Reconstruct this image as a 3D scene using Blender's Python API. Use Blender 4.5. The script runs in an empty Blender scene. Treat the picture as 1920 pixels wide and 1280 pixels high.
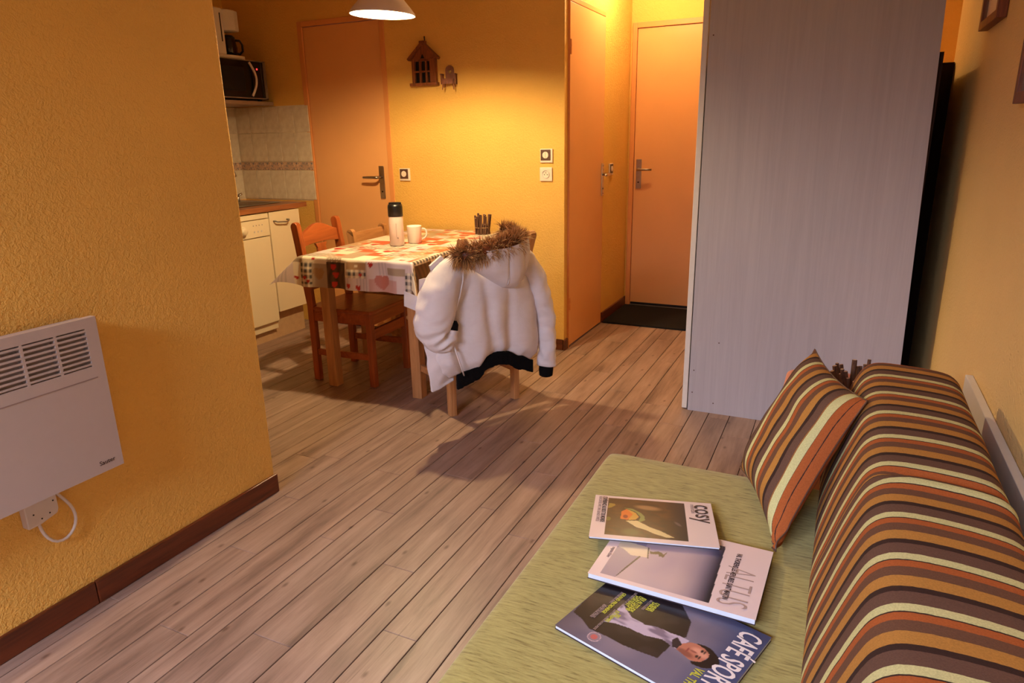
import bpy, bmesh, math, random
import numpy as np
from mathutils import Vector, Matrix, noise as mnoise
random.seed(7)
R = math.radians
scene = bpy.context.scene
COL = scene.collection

# ---------------------------------------------------------------- camera
YAW, PITCH, ROLL, FPX = 0.44926165, 0.28862768, -0.0195496, 1286.01
cy, sy = math.cos(YAW), math.sin(YAW)
fwd = Vector((-sy*math.cos(PITCH), cy*math.cos(PITCH), -math.sin(PITCH)))
rgt = Vector((cy, sy, 0)); upv = rgt.cross(fwd)
r2 = math.cos(ROLL)*rgt + math.sin(ROLL)*upv
u2 = -math.sin(ROLL)*rgt + math.cos(ROLL)*upv
cam = bpy.data.cameras.new('camera'); cam.sensor_fit = 'HORIZONTAL'; cam.sensor_width = 36.0
cam.lens = FPX/1920*36.0; cam.clip_start = .05
co = bpy.data.objects.new('camera', cam); COL.objects.link(co)
m = Matrix((r2, u2, -fwd)).transposed().to_4x4(); m.translation = Vector((0, 0, 1.30)); co.matrix_world = m
scene.camera = co

# ---------------------------------------------------------------- light
W = bpy.data.worlds.new('world'); scene.world = W; W.use_nodes = True
W.node_tree.nodes['Background'].inputs[0].default_value = (.62, .66, .80, 1)
W.node_tree.nodes['Background'].inputs[1].default_value = 0.35
def lamp(name, kind, loc, energy, color, **kw):
    l = bpy.data.lights.new(name, kind); l.energy = energy; l.color = color
    for k, v in kw.items(): setattr(l, k, v)
    o = bpy.data.objects.new(name, l); COL.objects.link(o); o.location = loc
    return o
# daylight coming down through the balcony window behind the camera
day = lamp('window_daylight', 'AREA', (-1.35, -2.7, 3.10), 900, (.74, .79, 1.0), shape='RECTANGLE', size=2.4, size_y=1.9)
day.rotation_euler = (Vector((-.45, 1.7, .3)) - day.location).to_track_quat('-Z', 'Z').to_euler()
# hall ceiling lamp
lamp('hall_lamp_light', 'POINT', (-1.22, 4.55, 2.33), 27, (1, .74, .38), shadow_soft_size=.06)
PENDANT_EMIT = 2750.0
vs = scene.view_settings
vs.view_transform = 'Standard'; vs.look = 'None'; vs.gamma = 1; vs.use_curve_mapping = False
vs.exposure = 0.12

# ---------------------------------------------------------------- materials
def lin(c): return c/12.92 if c <= .04045 else ((c+.055)/1.055)**2.4
def srgb(r, g, b): return (lin(r/255), lin(g/255), lin(b/255), 1)
class NT:
    def __init__(s, name, rough=.6, spec=.5):
        s.m = bpy.data.materials.new(name); s.m.use_nodes = True; s.t = s.m.node_tree
        s.b = s.t.nodes['Principled BSDF']; s.b.inputs['Roughness'].default_value = rough
        s.b.inputs['Specular IOR Level'].default_value = spec
    def n(s, typ, **kw):
        x = s.t.nodes.new(typ)
        for k, v in kw.items(): setattr(x, k, v)
        return x
    def l(s, a, b): s.t.links.new(a, b)
    def coord(s, scale=(1, 1, 1), out='Object', loc=(0, 0, 0)):
        c = s.n('ShaderNodeTexCoord'); mp = s.n('ShaderNodeMapping')
        mp.inputs['Scale'].default_value = scale; mp.inputs['Location'].default_value = loc
        s.l(c.outputs[out], mp.inputs['Vector']); return mp.outputs[0]
    def noise(s, vec, scale=5, detail=4, rough=.55, dist=0):
        x = s.n('ShaderNodeTexNoise'); x.inputs['Scale'].default_value = scale; x.inputs['Detail'].default_value = detail
        x.inputs['Roughness'].default_value = rough; x.inputs['Distortion'].default_value = dist
        if vec is not None: s.l(vec, x.inputs['Vector'])
        return x.outputs['Fac']
    def ramp(s, fac, stops, interp='LINEAR'):
        x = s.n('ShaderNodeValToRGB'); x.color_ramp.interpolation = interp
        e = x.color_ramp.elements
        while len(e) < len(stops): e.new(.5)
        for el, (p, c) in zip(e, stops): el.position = p; el.color = c
        s.l(fac, x.inputs[0]); return x.outputs[0]
    def mix(s, a, b, fac, blend='MIX'):
        x = s.n('ShaderNodeMix', data_type='RGBA', blend_type=blend)
        for sock, v in ((x.inputs[6], a), (x.inputs[7], b), (x.inputs[0], fac)):
            if hasattr(v, 'links') or hasattr(v, 'node'): s.l(v, sock)
            else: sock.default_value = v
        return x.outputs[2]
    def math(s, op, a, b=0.0):
        x = s.n('ShaderNodeMath', operation=op)
        for sock, v in ((x.inputs[0], a), (x.inputs[1], b)):
            if hasattr(v, 'node'): s.l(v, sock)
            else: sock.default_value = v
        return x.outputs[0]
    def color(s, c):
        if hasattr(c, 'node'): s.l(c, s.b.inputs['Base Color'])
        else: s.b.inputs['Base Color'].default_value = c
    def bump(s, h, strength=.3, dist=.003):
        x = s.n('ShaderNodeBump'); x.inputs['Strength'].default_value = strength; x.inputs['Distance'].default_value = dist
        s.l(h, x.inputs['Height']); s.l(x.outputs[0], s.b.inputs['Normal'])
def plain(name, c, rough=.5, spec=.5, metal=0, var=.06, scale=30, bump=0):
    t = NT(name, rough, spec); f = t.noise(t.coord(), scale, 3)
    d = tuple(x*(1-var) for x in c[:3])+(1,); u = tuple(min(1, x*(1+var)) for x in c[:3])+(1,)
    t.color(t.ramp(f, [(.3, d), (.7, u)])); t.b.inputs['Metallic'].default_value = metal
    if bump: t.bump(f, bump, .002)
    return t.m
def plaster(name, c):
    t = NT(name, .62, .35); v = t.coord()
    big = t.noise(v, 1.6, 3); a = t.noise(v, 85, 3, .6, .6); b = t.noise(v, 190, 2, .5)
    d = tuple(x*.93 for x in c[:3])+(1,); u = tuple(min(1, x*1.05) for x in c[:3])+(1,)
    t.color(t.ramp(big, [(.3, d), (.7, u)]))
    h = t.math('ADD', t.math('MULTIPLY', a, .75), t.math('MULTIPLY', b, .25))
    hr = t.ramp(h, [(.38, (0, 0, 0, 1)), (.64, (1, 1, 1, 1))])
    t.bump(hr, .6, .0035); return t.m
def wood(name, c1, c2, axis='Z', rough=.45, scale=1.0, spec=.5, bump=.08):
    t = NT(name, rough, spec); k = {'X': (2, 26, 26), 'Y': (26, 2, 26), 'Z': (26, 26, 2)}[axis]
    v = t.coord(tuple(x*scale for x in k)); oi = t.n('ShaderNodeObjectInfo')
    add = t.n('ShaderNodeVectorMath', operation='ADD'); t.l(v, add.inputs[0])
    cmb = t.n('ShaderNodeCombineXYZ'); t.l(t.math('MULTIPLY', oi.outputs['Random'], 40), cmb.inputs[0]); t.l(cmb.outputs[0], add.inputs[1])
    f = t.noise(add.outputs[0], 1.0, 5, .6, 1.2); g = t.noise(add.outputs[0], 4.0, 3, .6)
    f2 = t.math('ADD', t.math('MULTIPLY', f, .75), t.math('MULTIPLY', g, .25))
    t.color(t.ramp(f2, [(.32, c1), (.66, c2)])); t.bump(f2, bump, .001); return t.m
def attr_mat(name, attr='Col', rough=.5, spec=.5, bumpscale=0, bumpstr=0):
    t = NT(name, rough, spec); a = t.n('ShaderNodeAttribute', attribute_name=attr); t.color(a.outputs['Color'])
    if bumpscale: t.bump(t.noise(t.coord(), bumpscale, 3), bumpstr, .001)
    return t.m
M = {}
YEL = srgb(236, 184, 92)
M['yellow'] = plaster('yellow_plaster', YEL)
M['yellow_daylit'] = plaster('daylit_yellow_plaster', srgb(238, 200, 132))  # same yellow wall made paler: daylight on the right wall painted into its colour
M['ceil'] = plain('ceiling_paint', srgb(225, 205, 170), .8, .2)
M['peach'] = plain('peach_paint', srgb(231, 166, 104), .38, .45, var=.03, scale=3)
M['peach_frame'] = plain('peach_frame_paint', srgb(224, 148, 84), .42, .45, var=.03, scale=3)
M['skirt'] = wood('skirting_wood', srgb(70, 30, 14), srgb(116, 56, 28), 'Y', .34)
M['skirt_x'] = wood('skirting_wood_x', srgb(70, 30, 14), srgb(116, 56, 28), 'X', .34)
M['gap'] = plain('dark_joint', srgb(44, 32, 26), .9, .1)
M['white'] = plain('white_lacquer', srgb(226, 220, 212), .38, var=.02)
M['cream'] = plain('cream_laminate', srgb(236, 216, 180), .4, var=.02, scale=4)
M['heater'] = plain('heater_enamel', srgb(188, 172, 168), .42, var=.015)
M['plastic'] = plain('white_plastic', srgb(216, 204, 198), .35, var=.02)
M['socket'] = plain('socket_plastic', srgb(232, 214, 196), .3, var=.02)
M['switch_brown'] = plain('switch_brown', srgb(88, 58, 46), .4)
M['dark'] = plain('near_black', srgb(20, 16, 15), .6, .3)
M['black'] = plain('black_plastic', srgb(16, 15, 16), .3, .5)
M['steel'] = plain('brushed_steel', srgb(170, 160, 150), .3, metal=1, scale=60)
M['chrome'] = plain('chrome', srgb(215, 215, 218), .12, metal=1)
M['brass'] = plain('dull_brass', srgb(190, 160, 110), .3, metal=1)
M['pine'] = wood('pale_pine', srgb(168, 112, 66), srgb(206, 150, 98), 'Z', .42)
M['pine_x'] = wood('pale_pine_x', srgb(168, 112, 66), srgb(206, 150, 98), 'X', .42)
M['red_pine'] = wood('red_pine', srgb(136, 62, 26), srgb(180, 92, 44), 'Z', .32)
M['red_pine_x'] = wood('red_pine_x', srgb(136, 62, 26), srgb(180, 92, 44), 'X', .32)
M['worktop'] = wood('worktop_wood', srgb(120, 66, 36), srgb(168, 104, 62), 'Y', .35)
M['grey_shelf'] = plain('shelf_laminate', srgb(150, 122, 100), .5)
M['plinth'] = plain('plinth_beige', srgb(196, 160, 122), .5)
M['deco'] = wood('deco_wood', srgb(90, 44, 20), srgb(146, 78, 40), 'Z', .5, 3)
M['bark'] = wood('twig_bark', srgb(58, 36, 26), srgb(120, 84, 62), 'Z', .8, 4, .2)
M['twig_end'] = plain('twig_pale_wood', srgb(186, 150, 118), .8)
M['twine'] = plain('raffia_twine', srgb(150, 112, 70), .8)
M['mat'] = plain('door_mat_pile', srgb(30, 27, 26), .95, .1, var=.4, scale=160, bump=.6)
M['tub'] = plain('peach_enamel', srgb(222, 146, 112), .35, var=.03)
M['bunk_shade_dark'] = plain('bunk_shade_brown', srgb(44, 26, 20), .7, .2)  # dark carcass brown, also used to paint the shade in the wardrobe gap
M['grey'] = plain('grey_metal', srgb(150, 140, 132), .4, metal=.6)
M['paper'] = plain('page_edges', srgb(206, 212, 226), .6)
M['ceramic'] = plain('mug_ceramic', srgb(236, 226, 214), .2, var=.01)
M['flask'] = plain('flask_enamel', srgb(238, 212, 204), .3, var=.01)
M['ink'] = plain('print_dark', srgb(58, 40, 44), .6)
M['ink_white'] = plain('print_white', srgb(232, 220, 220), .5)
M['ink_yellow'] = plain('print_yellow', srgb(188, 186, 62), .5)
M['ink_grey'] = plain('print_grey', srgb(150, 128, 124), .5)
M['emboss'] = plain('print_emboss', srgb(172, 146, 140), .45)
M['black_knit'] = plain('black_rib_knit', srgb(14, 12, 14), .95, .15, var=.3, scale=260, bump=.7)
M['glassy'] = plain('smoked_glass', srgb(14, 9, 8), .12, .5)
M['red_led'] = plain('red_led', (1, .05, .05, 1))
t = NT('red_led_light', .5); t.color((.8, .05, .05, 1)); t.b.inputs['Emission Color'].default_value = (1, .03, .03, 1); t.b.inputs['Emission Strength'].default_value = 2.2; M['red_led'] = t.m
t = NT('bulb_glow', .5); t.color((1, 1, 1, 1)); t.b.inputs['Emission Color'].default_value = (1, .75, .39, 1); t.b.inputs['Emission Strength'].default_value = PENDANT_EMIT; M['bulb'] = t.m
t = NT('hall_bulb_glow', .5); t.color((1, 1, 1, 1)); t.b.inputs['Emission Color'].default_value = (1, .66, .3, 1); t.b.inputs['Emission Strength'].default_value = 12; M['hall_bulb'] = t.m
t = NT('shade_enamel', .5); t.color(srgb(226, 208, 202)); M['shade'] = t.m
t = NT('shade_inner_white', .6); t.color((.42, .42, .42, 1)); M['shade_in'] = t.m
t = NT('clear_glass', .03); t.color((1, 1, 1, 1)); t.b.inputs['Transmission Weight'].default_value = 1; t.b.inputs['IOR'].default_value = 1.45; M['glass'] = t.m
t = NT('window_glass', .0); t.color((1, 1, 1, 1)); t.b.inputs['Alpha'].default_value = .12; t.b.inputs['Roughness'].default_value = .05; M['pane'] = t.m
# floor planks
t = NT('plank_print', .42, .45); oi = t.n('ShaderNodeObjectInfo')
v = t.coord((17, 1.3, 17)); ad = t.n('ShaderNodeVectorMath', operation='ADD'); cb = t.n('ShaderNodeCombineXYZ')
t.l(t.math('MULTIPLY', oi.outputs['Random'], 90), cb.inputs[1]); t.l(v, ad.inputs[0]); t.l(cb.outputs[0], ad.inputs[1]); vec = ad.outputs[0]
a = t.noise(vec, 1.0, 6, .62, .8); b = t.noise(vec, 5.0, 4, .7, .3)
blot = t.noise(t.coord((5, 2.2, 5)), 1.2, 4, .6)
mixf = t.math('ADD', t.math('MULTIPLY', a, .55), t.math('ADD', t.math('MULTIPLY', b, .2), t.math('MULTIPLY', blot, .25)))
base = t.ramp(mixf, [(.36, srgb(108, 85, 75)), (.48, srgb(142, 115, 101)), (.62, srgb(166, 138, 123))])
tone = t.ramp(oi.outputs['Random'], [(0, (.92, .92, .92, 1)), (1, (1.05, 1.04, 1.02, 1))])
base = t.mix(base, tone, 1.0, 'MULTIPLY')
vo = t.n('ShaderNodeTexVoronoi', voronoi_dimensions='2D'); vo.inputs['Scale'].default_value = 1.0; t.l(t.coord((8.5, 4.2, 1)), vo.inputs['Vector'])
kn = t.ramp(vo.outputs['Distance'], [(.02, (.38, .30, .27, 1)), (.075, (1, 1, 1, 1))])
sel = t.n('ShaderNodeSeparateColor'); t.l(vo.outputs['Color'], sel.inputs[0])
base = t.mix(base, kn, t.math('MULTIPLY', t.math('GREATER_THAN', sel.outputs[0], .68), .8), 'MULTIPLY')
cr = t.noise(t.coord((70, 2.2, 70)), 1.0, 4, .7, .6)
crk = t.ramp(cr, [(.30, (.5, .44, .4, 1)), (.37, (1, 1, 1, 1))])
base = t.mix(base, crk, .7, 'MULTIPLY')
t.color(base); t.bump(mixf, .15, .001); M['plank'] = t.m
# wardrobe laminate, vertical grain
t = NT('grey_laminate', .45, .4); v = t.coord((30, 30, 1.0)); a = t.noise(v, 1.0, 5, .6, 1.0); b = t.noise(v, 5, 3)
t.color(t.ramp(t.math('ADD', t.math('MULTIPLY', a, .7), t.math('MULTIPLY', b, .3)), [(.3, srgb(174, 168, 174)), (.7, srgb(190, 184, 188))])); M['laminate'] = t.m
# tiles
t = NT('wall_tile_glaze', .3, .4); oi = t.n('ShaderNodeObjectInfo'); a = t.noise(t.coord(), 22, 4)
t.color(t.mix(t.ramp(a, [(.3, srgb(206, 186, 160)), (.7, srgb(226, 210, 186))]), t.ramp(oi.outputs['Random'], [(0, (.94, .94, .94, 1)), (1, (1, 1, 1, 1))]), 1.0, 'MULTIPLY')); M['tile'] = t.m
t = NT('border_tile_glaze', .3, .4); a = t.noise(t.coord((1, 1, 1)), 42, 3, .5, 1.5)
t.color(t.ramp(a, [(.38, srgb(112, 108, 116)), (.47, srgb(190, 160, 138)), (.56, srgb(200, 150, 120)), (.66, srgb(216, 192, 164))])); M['tile_border'] = t.m
M['grout'] = plain('tile_grout', srgb(226, 208, 180), .8)
# green chenille cover
t = NT('green_chenille', .9, .2); v = t.coord((26, 230, 80)); a = t.noise(v, 1.0, 5, .65, .4); g = t.noise(t.coord((260, 420, 300)), 1, 2)
b2 = t.noise(t.coord((5, 5, 5)), 1, 2)
t.color(t.mix(t.ramp(a, [(.30, srgb(116, 100, 48)), (.44, srgb(156, 144, 80)), (.62, srgb(174, 162, 96))]), t.ramp(b2, [(.3, (.93, .93, .93, 1)), (.7, (1, 1, 1, 1))]), 1.0, 'MULTIPLY'))
t.bump(t.math('ADD', a, t.math('MULTIPLY', g, .6)), .35, .002); t.b.inputs['Sheen Weight'].default_value = .2; M['green'] = t.m
# striped fabric driven by the woven-length coordinate stored on the mesh
t = NT('striped_weave', .85, .25); at = t.n('ShaderNodeAttribute', attribute_name='weave')
wob = t.math('MULTIPLY', t.math('SUBTRACT', t.noise(t.coord((90, 90, 90)), 1, 2), .5), .018)
fr = t.math('FRACT', t.math('ADD', at.outputs['Fac'], wob))
CR, DK, ORG, BR, OC, DD, BP = srgb(200, 196, 140), srgb(58, 38, 32), srgb(166, 88, 42), srgb(104, 70, 52), srgb(176, 124, 58), srgb(52, 32, 28), srgb(98, 70, 58)
c = t.ramp(fr, [(0, CR), (.125, DK), (.145, ORG), (.275, BR), (.46, OC), (.665, DD), (.765, BP), (.985, CR)], 'CONSTANT')
fine = t.noise(t.coord((420, 420, 420)), 1, 2)
t.color(t.mix(c, t.ramp(fine, [(.3, (.82, .82, .82, 1)), (.7, (1.08, 1.08, 1.08, 1))]), 1.0, 'MULTIPLY')); t.bump(fine, .3, .0012); M['stripe'] = t.m
# jacket cloth
t = NT('white_jacket_cloth', .75, .25); f = t.noise(t.coord((400, 400, 400)), 1, 2); w = t.noise(t.coord((9, 9, 14)), 1, 4, .6, .6)
t.color(t.ramp(w, [(.3, srgb(230, 220, 222)), (.7, srgb(240, 232, 234))])); t.bump(t.math('ADD', t.math('MULTIPLY', w, 6), f), .22, .002); M['jacket'] = t.m
M['fur'] = attr_mat('brown_fur', 'Col', .7, .3)
M['cloth'] = attr_mat('printed_oilcloth', 'Col', .32, .5)
M['cover'] = attr_mat('glossy_cover_print', 'Col', .3, .35)

# ---------------------------------------------------------------- mesh helpers
class MB:
    def __init__(s): s.v = []; s.f = []
    def add(s, vs, fs):
        o = len(s.v); s.v += [tuple(x) for x in vs]; s.f += [tuple(i+o for i in f) for f in fs]; return s
    def box(s, c, d, mtx=None):
        x, y, z = d[0]/2, d[1]/2, d[2]/2
        vs = [Vector((c[0]+a*x, c[1]+b*y, c[2]+e*z)) for a in (-1, 1) for b in (-1, 1) for e in (-1, 1)]
        if mtx: vs = [mtx @ p for p in vs]
        return s.add(vs, [(0, 1, 3, 2), (4, 6, 7, 5), (0, 4, 5, 1), (2, 3, 7, 6), (0, 2, 6, 4), (1, 5, 7, 3)])
    def b2(s, lo, hi): return s.box([(a+b)/2 for a, b in zip(lo, hi)], [abs(b-a) for a, b in zip(lo, hi)])
    def prism(s, pts, axis, a, b):
        # pts: 2d outline; extruded along axis from a to b
        def P(p, h): return {'x': (h, p[0], p[1]), 'y': (p[0], h, p[1]), 'z': (p[0], p[1], h)}[axis]
        n = len(pts); vs = [P(p, a) for p in pts]+[P(p, b) for p in pts]
        fs = [tuple(range(n)), tuple(range(2*n-1, n-1, -1))]+[(i, i+n, (i+1) % n+n, (i+1) % n) for i in range(n)]
        return s.add(vs, fs)
    def tube(s, path, radii, seg=12, cap=True):
        path = [Vector(p) for p in path]
        if not hasattr(radii, '__len__'): radii = [radii]*len(path)
        rings = []; prev = None
        for i, p in enumerate(path):
            d = (path[min(i+1, len(path)-1)]-path[max(i-1, 0)]).normalized()
            if prev is None:
                a = d.orthogonal().normalized()
            else:
                a = (prev-d*prev.dot(d)).normalized()
            prev = a; b = d.cross(a)
            rings.append([p+radii[i]*(math.cos(2*math.pi*k/seg)*a+math.sin(2*math.pi*k/seg)*b) for k in range(seg)])
        vs = [q for r in rings for q in r]; n = len(path)
        fs = [(i*seg+k, i*seg+(k+1) % seg, (i+1)*seg+(k+1) % seg, (i+1)*seg+k) for i in range(n-1) for k in range(seg)]
        if cap: fs += [tuple(range(seg-1, -1, -1)), tuple((n-1)*seg+k for k in range(seg))]
        return s.add(vs, fs)
    def lathe(s, prof, c=(0, 0, 0), seg=32):
        vs = []; n = len(prof)
        for r, z in prof:
            for k in range(seg):
                a = 2*math.pi*k/seg; vs.append((c[0]+r*math.cos(a), c[1]+r*math.sin(a), c[2]+z))
        fs = [(i*seg+k, i*seg+(k+1) % seg, (i+1)*seg+(k+1) % seg, (i+1)*seg+k) for i in range(n-1) for k in range(seg)]
        return s.add(vs, fs)
    def grid(s, P, nu, nv, wrap=False):
        vs = [P(i, j) for j in range(nv) for i in range(nu)]
        fs = [(j*nu+i, j*nu+(i+1) % nu, (j+1)*nu+(i+1) % nu, (j+1)*nu+i) for j in range(nv-1) for i in range(nu if wrap else nu-1)]
        return s.add(vs, fs)
    def build(s, name, mat, parent=None, smooth=False, bevel=0, seg=2, sub=0):
        me = bpy.data.meshes.new(name); me.from_pydata(s.v, [], s.f); me.validate()
        bm = bmesh.new(); bm.from_mesh(me); bmesh.ops.recalc_face_normals(bm, faces=bm.faces); bm.to_mesh(me); bm.free()
        o = bpy.data.objects.new(name, me); COL.objects.link(o)
        if mat: me.materials.append(mat)
        if parent: o.parent = parent
        if smooth: me.polygons.foreach_set('use_smooth', [True]*len(me.polygons))
        if bevel:
            bv = o.modifiers.new('bevel', 'BEVEL'); bv.width = bevel; bv.segments = seg; bv.limit_method = 'ANGLE'; bv.angle_limit = R(40)
        if sub:
            sb = o.modifiers.new('sub', 'SUBSURF'); sb.levels = sub; sb.render_levels = sub
        return o
def tag(o, label=None, cat=None, group=None, kind=None):
    if label: o['label'] = label
    if cat: o['category'] = cat
    if group: o['group'] = group
    if kind: o['kind'] = kind
    return o
def empty(name, loc=(0, 0, 0), rz=0, label=None, cat=None, group=None, kind=None):
    o = bpy.data.objects.new(name, None); COL.objects.link(o); o.location = loc; o.rotation_euler = (0, 0, rz)
    o.empty_display_size = .05
    return tag(o, label, cat, group, kind)
def copy_part(src, parent, loc=(0, 0, 0)):
    c = src.copy(); COL.objects.link(c); c.parent = parent; c.location = loc; return c
def vcol(o, cols):
    a = o.data.color_attributes.new('Col', 'FLOAT_COLOR', 'POINT')
    arr = np.ones((len(cols), 4), np.float32); arr[:, :3] = cols; a.data.foreach_set('color', arr.ravel())
def text(name, s, parent, loc, rz, size, mat, xs=1.0, bold=0.0, rx=0, align='LEFT', mtx=None, thick=.0002):
    cu = bpy.data.curves.new('t', 'FONT'); cu.body = s; cu.size = size; cu.offset = bold; cu.align_x = align; cu.extrude = thick; cu.resolution_u = 3
    to = bpy.data.objects.new('t', cu); COL.objects.link(to)
    bpy.context.view_layer.update()
    dg = bpy.context.evaluated_depsgraph_get(); me = bpy.data.meshes.new_from_object(to.evaluated_get(dg)); me.name = name
    bpy.data.objects.remove(to); bpy.data.curves.remove(cu)
    T = mtx if mtx else Matrix.Translation(loc) @ Matrix.Rotation(rz, 4, 'Z') @ Matrix.Rotation(rx, 4, 'X')
    me.transform(T @ Matrix.Diagonal((xs, 1, 1, 1)))
    me.materials.clear(); me.materials.append(mat)
    o = bpy.data.objects.new(name, me); COL.objects.link(o); o.parent = parent
    return o
def struct(o): o['kind'] = 'structure'; return o

# ================================================================= ROOM SHELL
XL, YP = -1.878, 1.758          # partition face and end
YB, XH, YE, XR = 3.894, -1.513, 5.218, .40
XK, HC = -4.08, 2.50
fl = struct(MB().b2((-4.3, -1.35, -.06), (.75, 5.4, -.006)).build('floor', M['gap']))
edges = [-1.92, -1.825, -1.748, -1.627, -1.507, -1.444, -1.353, -1.215, -1.096, -1.03, -.92, -.815]
unit = [.127, .065, .123, .095, .077, .121, .12]
x = -1.92; i = 0; left = []
for w in [.123, .065, .127, .105, .11, .066, .119, .138, .091, .063, .12, .121, .077, .095, .123]:
    x -= w; left.append(x)
for w in [.121, .095, .127, .105, .118]:
    x -= w; left.append(x)
right = []; x = -.815
for w in [.13, .12, .078, .098, .12, .066, .125, .10, .115, .066, .12]:
    x += w; right.append(x)
edges = left[::-1]+edges+right
phase = {-1.827: .735, -1.748: .38, -1.627: .01, -1.507: .55, -1.444: .775, -1.353: .093, -1.215: .508, -1.096: .945, -1.03: .252, -1.825: .715}
rp = random.Random(3)
for a, b in zip(edges[:-1], edges[1:]):
    ph = phase.get(round(a, 3), rp.random()*1.02)
    if b < XL-.02: ylo, yhi = YP-.3, YB
    elif b < XH: ylo, yhi = -1.2, YB
    else: ylo, yhi = -1.2, YE
    if a > .385: continue
    b = min(b, XR)
    k = math.floor((ylo-ph)/1.025)
    while True:
        y0 = ph+k*1.025; y1 = y0+1.025; k += 1
        if y0 >= yhi: break
        y0c, y1c = max(y0, ylo), min(y1, yhi)
        if y1c-y0c < .03: continue
        g = .0014; z1 = rp.uniform(-.0004, 0); c = .0012
        lo = (a+g, y0c+g*.4); hi = (b-g, y1c-g*.4)
        mb = MB()
        vs = [(lo[0], lo[1], -.006), (hi[0], lo[1], -.006), (hi[0], hi[1], -.006), (lo[0], hi[1], -.006),
              (lo[0], lo[1], z1-c), (hi[0], lo[1], z1-c), (hi[0], hi[1], z1-c), (lo[0], hi[1], z1-c),
              (lo[0]+c, lo[1]+c, z1), (hi[0]-c, lo[1]+c, z1), (hi[0]-c, hi[1]-c, z1), (lo[0]+c, hi[1]-c, z1)]
        fs = [(0, 1, 5, 4), (1, 2, 6, 5), (2, 3, 7, 6), (3, 0, 4, 7), (4, 5, 9, 8), (5, 6, 10, 9), (6, 7, 11, 10), (7, 4, 8, 11), (8, 9, 10, 11)]
        mb.add(vs, fs).build('plank', M['plank'], fl)
struct(MB().b2((-4.3, -1.35, HC), (.75, 5.4, HC+.08)).build('ceiling', M['ceil']))
struct(MB().b2((XL-.10, -1.25, 0), (XL, YP, HC)).build('wall_left', M['yellow'], bevel=.006))
wf = struct(MB().b2((XK-.1, YB, 0), (-3.425, YB+.1, HC)).b2((-3.425, YB, 2.065), (-2.73, YB+.1, HC)).b2((-2.73, YB, 0), (XH, YB+.05, HC)).build('wall_far', M['yellow']))
wk = struct(MB().b2((XK-.1, .4, 0), (XK, YB, HC)).build('wall_kitchen', M['yellow']))
struct(MB().b2((XK-.1, .3, 0), (XL-.1, .4, HC)).build('wall_kitchen_side', M['yellow']))
struct(MB().b2((XH-.1, 4.615, 0), (XH, YE, HC)).b2((XH-.1, YB+.05, 2.045), (XH, 4.615, HC)).build('wall_hall', M['yellow']))
struct(MB().b2((XH-.1, YE, 2.07), (.75, YE+.1, HC)).b2((XH-.1, YE, 0), (-1.497, YE+.1, 2.07)).b2((-.635, YE, 0), (.75, YE+.1, 2.07)).build('wall_entry', M['yellow']))
struct(MB().b2((XR, -1.25, 0), (XR+.1, 4.08, HC)).build('wall_right', M['yellow_daylit']))
struct(MB().b2((.62, 4.08, 0), (.72, YE, HC)).b2((XR+.1, 3.98, 0), (.72, 4.08, HC)).build('wall_alcove', M['yellow']))
# rear wall with the balcony window
struct(MB().b2((XL, -1.35, 0), (-1.78, -1.25, HC)).b2((.05, -1.35, 0), (XR, -1.25, HC)).b2((-1.78, -1.35, 2.15), (.05, -1.25, HC)).b2((-1.78, -1.35, 0), (.05, -1.25, .08)).build('wall_rear', M['yellow']))
w1 = struct(empty('window_1', (0, 0, 0)))
mb = MB()
for xx in (-1.75, -.865, .02): mb.b2((xx-.03, -1.33, .08), (xx+.03, -1.27, 2.15))
mb.b2((-1.78, -1.33, .08), (.05, -1.27, .16)).b2((-1.78, -1.33, 2.09), (.05, -1.27, 2.15)).build('window_frame', M['white'], w1)
for a, b in ((-1.72, -.895), (-.835, -.01)): MB().b2((a, -1.304, .16), (b, -1.298, 2.09)).build('pane', M['pane'], w1)
# baseboards
def board(name, lo, hi, mat): return struct(MB().b2(lo, hi).build(name, mat, bevel=.004))
bl = struct(empty('baseboard_left'))
MB().b2((XL, -1.24, 0), (XL+.012, 1.0255, .075)).build('board', M['skirt'], bl, bevel=.004)
MB().b2((XL, 1.027, 0), (XL+.0125, YP+.006, .075)).build('board', M['skirt'], bl, bevel=.004)
board('baseboard_far', (-2.72, YB-.012, 0), (XH-.004, YB, .07), M['skirt_x'])
board('baseboard_corner', (XH, YB-.012, 0), (XH+.012, YB+.045, .07), M['skirt'])
board('baseboard_hall', (XH, 4.622, 0), (XH+.012, YE-.002, .075), M['skirt'])
board('baseboard_right', (XR-.012, -1.24, 0), (XR, 4.07, .075), M['skirt'])
board('baseboard_entry', (-.62, YE-.012, 0), (.6, YE, .075), M['skirt_x'])

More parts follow.
